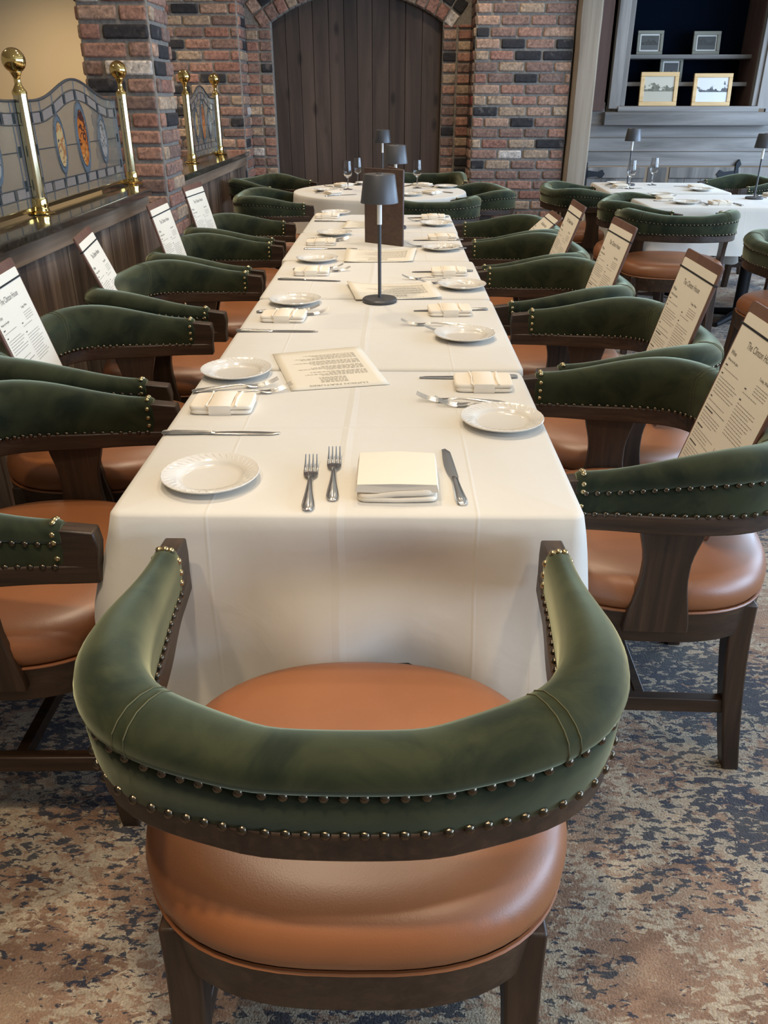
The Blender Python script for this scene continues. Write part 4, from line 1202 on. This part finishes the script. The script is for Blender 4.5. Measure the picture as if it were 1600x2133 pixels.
# text
def text_geo(txt, size, align='CENTER'):
    cu = bpy.data.curves.new('t', 'FONT'); cu.body = txt; cu.size = size; cu.align_x = align; cu.resolution_u = 3
    o = bpy.data.objects.new('t', cu); COL.objects.link(o)
    bpy.context.view_layer.update()
    me = bpy.data.meshes.new_from_object(o.evaluated_get(bpy.context.evaluated_depsgraph_get()))
    vs = [tuple(v.co) for v in me.vertices]; fs = [tuple(p.vertices) for p in me.polygons]
    bpy.data.objects.remove(o); bpy.data.curves.remove(cu); bpy.data.meshes.remove(me)
    return vs, fs
def put_text(mb, txt, size, x, y, z, align='CENTER', mi=0, sx=1.0):
    vs, fs = text_geo(txt, size, align); mb.add([(x + v[0]*sx, y + v[1], z) for v in vs], fs, mi)
def words(mb, x0, x1, y, z, h=.0016, mi=1):
    x = x0
    while x < x1:
        w = random.uniform(.004, .012); e = min(x + w, x1)
        mb.add([(x, y, z), (e, y, z), (e, y + h, z), (x, y + h, z)], [(0, 1, 2, 3)], mi); x = e + .0022
MW, MH = .292, .445
def make_menu():
    """board lies in local xy, bottom edge at y=0, face +z; stood up by rotation"""
    t = empty('menu_board')
    def rr(w, h, r, z, y0=0):
        out = []
        for cx, cy, t0 in ((w/2-r, y0+h-r, 0), (-w/2+r, y0+h-r, 90), (-w/2+r, y0+r, 180), (w/2-r, y0+r, 270)):
            for k in range(5): a = math.radians(t0 + 22.5*k); out.append((cx + r*math.cos(a), cy + r*math.sin(a), z))
        return out
    mb = MB(); mb.loft([rr(MW, MH, .010, -.0035), rr(MW, MH, .010, .0035)]); mb.build('backing_board', M['board'], t, bevel=.001, seg=1)
    mb = MB(); mb.loft([rr(MW - .016, MH - .028, .006, .0036, .004), rr(MW - .016, MH - .028, .006, .0046, .004)])
    pap = mb.build('menu_sheet', M['paper'], t)
    mb = MB()
    for y in (.028, MH - .052): mb.box(-MW/2 - .001, MW/2 + .001, y, y + .0045, -.0045, .0056)
    mb.build('elastic_band', M['band'], t)
    mb = MB(); z = .0049; xl = -MW/2 + .018; top = MH - .075
    put_text(mb, 'The Clinton House', .021, 0, top - .012, z, sx=.85)
    y = top - .040
    put_text(mb, 'Wine', .014, xl, y, z, 'LEFT'); put_text(mb, 'Wines by the glass', .008, xl, y - .014, z, 'LEFT')
    bx = .045
    put_text(mb, 'Today, Wine', .009, bx, y - .006, z, 'LEFT')
    for k in range(4): words(mb, bx, bx + .062, y - .018 - .006*k, z)
    y -= .026
    def block(x0, x1, y, n, head=None):
        if head: mb.add([(x0, y, z), (x0 + head, y, z), (x0 + head, y + .003, z), (x0, y + .003, z)], [(0, 1, 2, 3)], 0); y -= .008
        for k in range(n): words(mb, x0, x0 + (x1 - x0) * random.uniform(.7, 1), y, z); y -= .0068
        return y - .005
    yl = block(xl, -.012, y, 1, .014); yl = block(xl, -.006, yl, 6, .010); yl = block(xl, -.02, yl, 1, .010)
    yr = block(.004, .09, y - .012, 1, .01); yr = block(.004, .112, yr - .004, 11, .01)
    mb.add([(xl, yl, z), (-.012, yl, z), (-.012, yl + .0012, z), (xl, yl + .0012, z)], [(0, 1, 2, 3)], 0)
    yl = block(xl, -.015, yl - .008, 4, .05); yl = block(xl, -.01, yl, 4, .036); yl = block(xl, -.018, yl, 5, .045)
    mb.add([(xl, yl, z), (-.012, yl, z), (-.012, yl + .0012, z), (xl, yl + .0012, z)], [(0, 1, 2, 3)], 0)
    put_text(mb, 'Zero-Proof Cocktails', .0115, xl, yl - .012, z, 'LEFT', sx=.9)
    yl = block(xl, -.012, yl - .022, 5)
    mb.add([(.004, .07, z), (.0052, .07, z), (.0052, .155, z), (.004, .155, z)], [(0, 1, 2, 3)], 0)
    put_text(mb, 'Champagne &', .009, .012, .140, z, 'LEFT'); put_text(mb, 'Sparkling Beer', .009, .012, .129, z, 'LEFT')
    block(.012, .11, .118, 5)
    mb.build('printed_text', [M['ink'], M['ink_grey']], pap, smooth=False)
    return t
menu0 = make_menu(); menus = []
def place_menu(chair, label, lx=0.0, twist=0.0, lean=15.0, lift=0.0, tilt=0.0, back=-.10):
    t = menu0 if not menus else copy_tree(menu0); menus.append(t)
    base = chair.matrix_basis
    Mx = base @ Matrix.Translation((lx, back, .522 + lift)) @ Matrix.Rotation(twist, 4, 'Z') @ Matrix.Rotation(math.radians(lean), 4, 'X') @ Matrix.Rotation(-PI/2 + PI, 4, 'X') @ Matrix.Rotation(tilt, 4, 'Z')
    # local x flipped so that the face points to the table
    Mx = base @ Matrix.Translation((lx, back, .522 + lift)) @ Matrix.Rotation(twist + PI, 4, 'Z') @ Matrix.Rotation(-math.radians(lean), 4, 'X') @ Matrix.Rotation(PI/2, 4, 'X') @ Matrix.Rotation(tilt, 4, 'Z')
    t.matrix_basis = Mx
    tag(t, label, 'menu', 'menus on brown clipboards standing on the chair seats'); return t
LC = CH_USED[1:6]; RC = CH_USED[6:11]
for i in range(5):
    if i > 0: place_menu(LC[i], 'printed menu on brown clipboard in the %s chair on the left of the long table' % nth[i], twist=(0, .08, .22, .0, -.12)[i], lx=(0, .02, .03, 0, 0)[i], lean=(15, 15, 22, 15, 15)[i])
for i in range(5):
    place_menu(RC[i], 'printed menu on brown clipboard in the %s chair on the right of the long table' % nth[i], lx=(.0, .0, .0, .0, .0)[i], lean=(15, 14, 16, 19, 48)[i], back=(-.10, -.10, -.10, -.06, .10)[i])

# lunch sheets
def sheet(corners, label, curl=0.0, text=True):
    """corners: pixels in order far-left, far-right, near-right, near-left"""
    c = [P(x, y, ZS) for x, y in corners]
    o0 = c[3].copy(); t = MB(); n = 12; secs = []
    def pt(u, v, dz_=0):
        p = (c[3].lerp(c[2], u)).lerp(c[0].lerp(c[1], u), v) - o0
        e = max(abs(u - .5) * 2, 0) ** 3
        p.z = .0012 + curl * e * (.4 + .6 * v) + dz_; return p
    for i in range(n + 1): secs.append([pt(i/n, j/8) for j in range(9)])
    t.loft(secs, closed=False, caps=False)
    o = t.build('lunch_sheet', M['paper'], loc=tuple(o0), angle=180)
    md = o.modifiers.new('solid', 'SOLIDIFY'); md.thickness = .0006; md.offset = -1
    tag(o, label, 'menu', 'cream lunch sheets lying down the middle of the table')
    mb = MB()
    # sheet read from the far side: u right->left, v top at near edge
    for k in range(26):
        v = .14 + .72 * k / 26
        if k in (5, 10, 15, 20): continue
        a = .12 if k > 4 else .38; e = random.uniform(.5, .86) if k > 4 else .66
        u = a
        while u < e:
            w = random.uniform(.02, .05); q_ = min(u + w, e)
            mb.add([pt(1-u, v, .0011), pt(1-q_, v, .0011), pt(1-q_, v + .008, .0011), pt(1-u, v + .008, .0011)], [(0, 1, 2, 3)], 1); u = q_ + .01
    vs, fs = text_geo('LUNCH FEATURES', 1.0, 'CENTER')
    w_ = max(v[0] for v in vs)
    mb.add([pt(.5 - v[0]/w_*.30, .085 - (v[1])*.045, .0011) for v in vs], fs, 0)
    mb.build('printed_text', [M['ink_grey'], M['ink_pale']], o, smooth=False)
    return o
sheet([(568, 738), (748, 722), (812, 801), (607, 815)], 'cream lunch features sheet lying crosswise nearest the camera')
sheet([(722, 592), (897, 592), (921, 621), (741, 627)], 'cream lunch sheet under the nearest graphite lamp', .010)
sheet([(722, 522), (868, 521), (860, 546), (716, 547)], 'cream lunch sheet in front of the brown folder', .010)
sheet([(724, 461), (795, 461), (800, 474), (712, 476)], 'cream lunch sheet behind the brown folder at the far table', .004)

# wine glasses
def make_glass():
    mb = MB()
    out = [(.001, .0), (.034, .0), (.0345, .0015), (.012, .004), (.005, .009), (.0042, .02), (.0042, .068), (.008, .075), (.024, .086), (.031, .102), (.0315, .12), (.0285, .15), (.0255, .185)]
    inn = [(.0245, .185), (.0275, .15), (.0303, .12), (.0295, .103), (.022, .089), (.008, .080), (.0005, .078)]
    mb.lathe(out + inn, 32); return mb.build('wine_glass', M['glass'], angle=50)
for x, y, lb in ((-.335, 6.10, 'stemmed glass at the left on the round table'), (-.278, 6.42, 'stemmed glass behind the left one on the round table'), (.155, 6.20, 'stemmed glass on the right side of the round table'),
                 (1.665, 6.18, 'stemmed glass in front of the lamp on the far square table'), (1.90, 6.45, 'stemmed glass right of the lamp on the far square table')):
    put('glass', make_glass, (x, y), 0, 'clear ' + lb, 'glass', 'stemmed water glasses', (0, 0), ZS + .0005)
# settings on the other tables
def small_set(cx, cy, rz, where):
    Rm = Matrix.Rotation(rz, 3, 'Z')
    def at(x, y): v = Rm @ Vector((x, y, 0)); return (cx + v.x, cy + v.y)
    put('plate', make_plate, at(-.20, .03), rz, 'cream bread plate at the ' + where, 'plate', 'cream bread plates')
    put('napkin', make_napkin, at(0, 0), rz, 'folded cream napkin at the ' + where, 'napkin', 'folded napkins')
    put('fork', make_fork, at(-.10, -.09), rz, 'fork left of the napkin at the ' + where, 'fork', 'polished forks')
    put('knife', make_knife, at(.10, -.10), rz, 'dinner knife right of the napkin at the ' + where, 'knife', 'dinner knives')
small_set(-.42, 5.80, -R90 * .7, 'front left place on the round table')
small_set(-.38, 6.35, -R90 * 1.5, 'rear left place on the round table')
small_set(.25, 5.85, R90 * .55, 'front right place on the round table')
small_set(.20, 6.36, PI * .85, 'rear right place on the round table')
small_set(1.63, 6.30, -R90, 'left place on the far square table')
small_set(2.16, 6.25, R90, 'right place on the far square table')
small_set(1.72, 5.52, -R90, 'left place on the large right-hand table')
small_set(1.98, 5.26, 0, 'near place on the large right-hand table')
small_set(2.50, 5.72, PI, 'far place on the large right-hand table')
# table and glass glimpsed through the stained glass
table(-2.45, 3.4, .55, .45, 'bare wooden table beyond the stained glass screen')
put('glass', make_glass, (-2.12, 3.35), 0, 'stemmed glass seen through the left stained glass screen', 'glass', 'stemmed water glasses', (0, 0), ZC - .008)
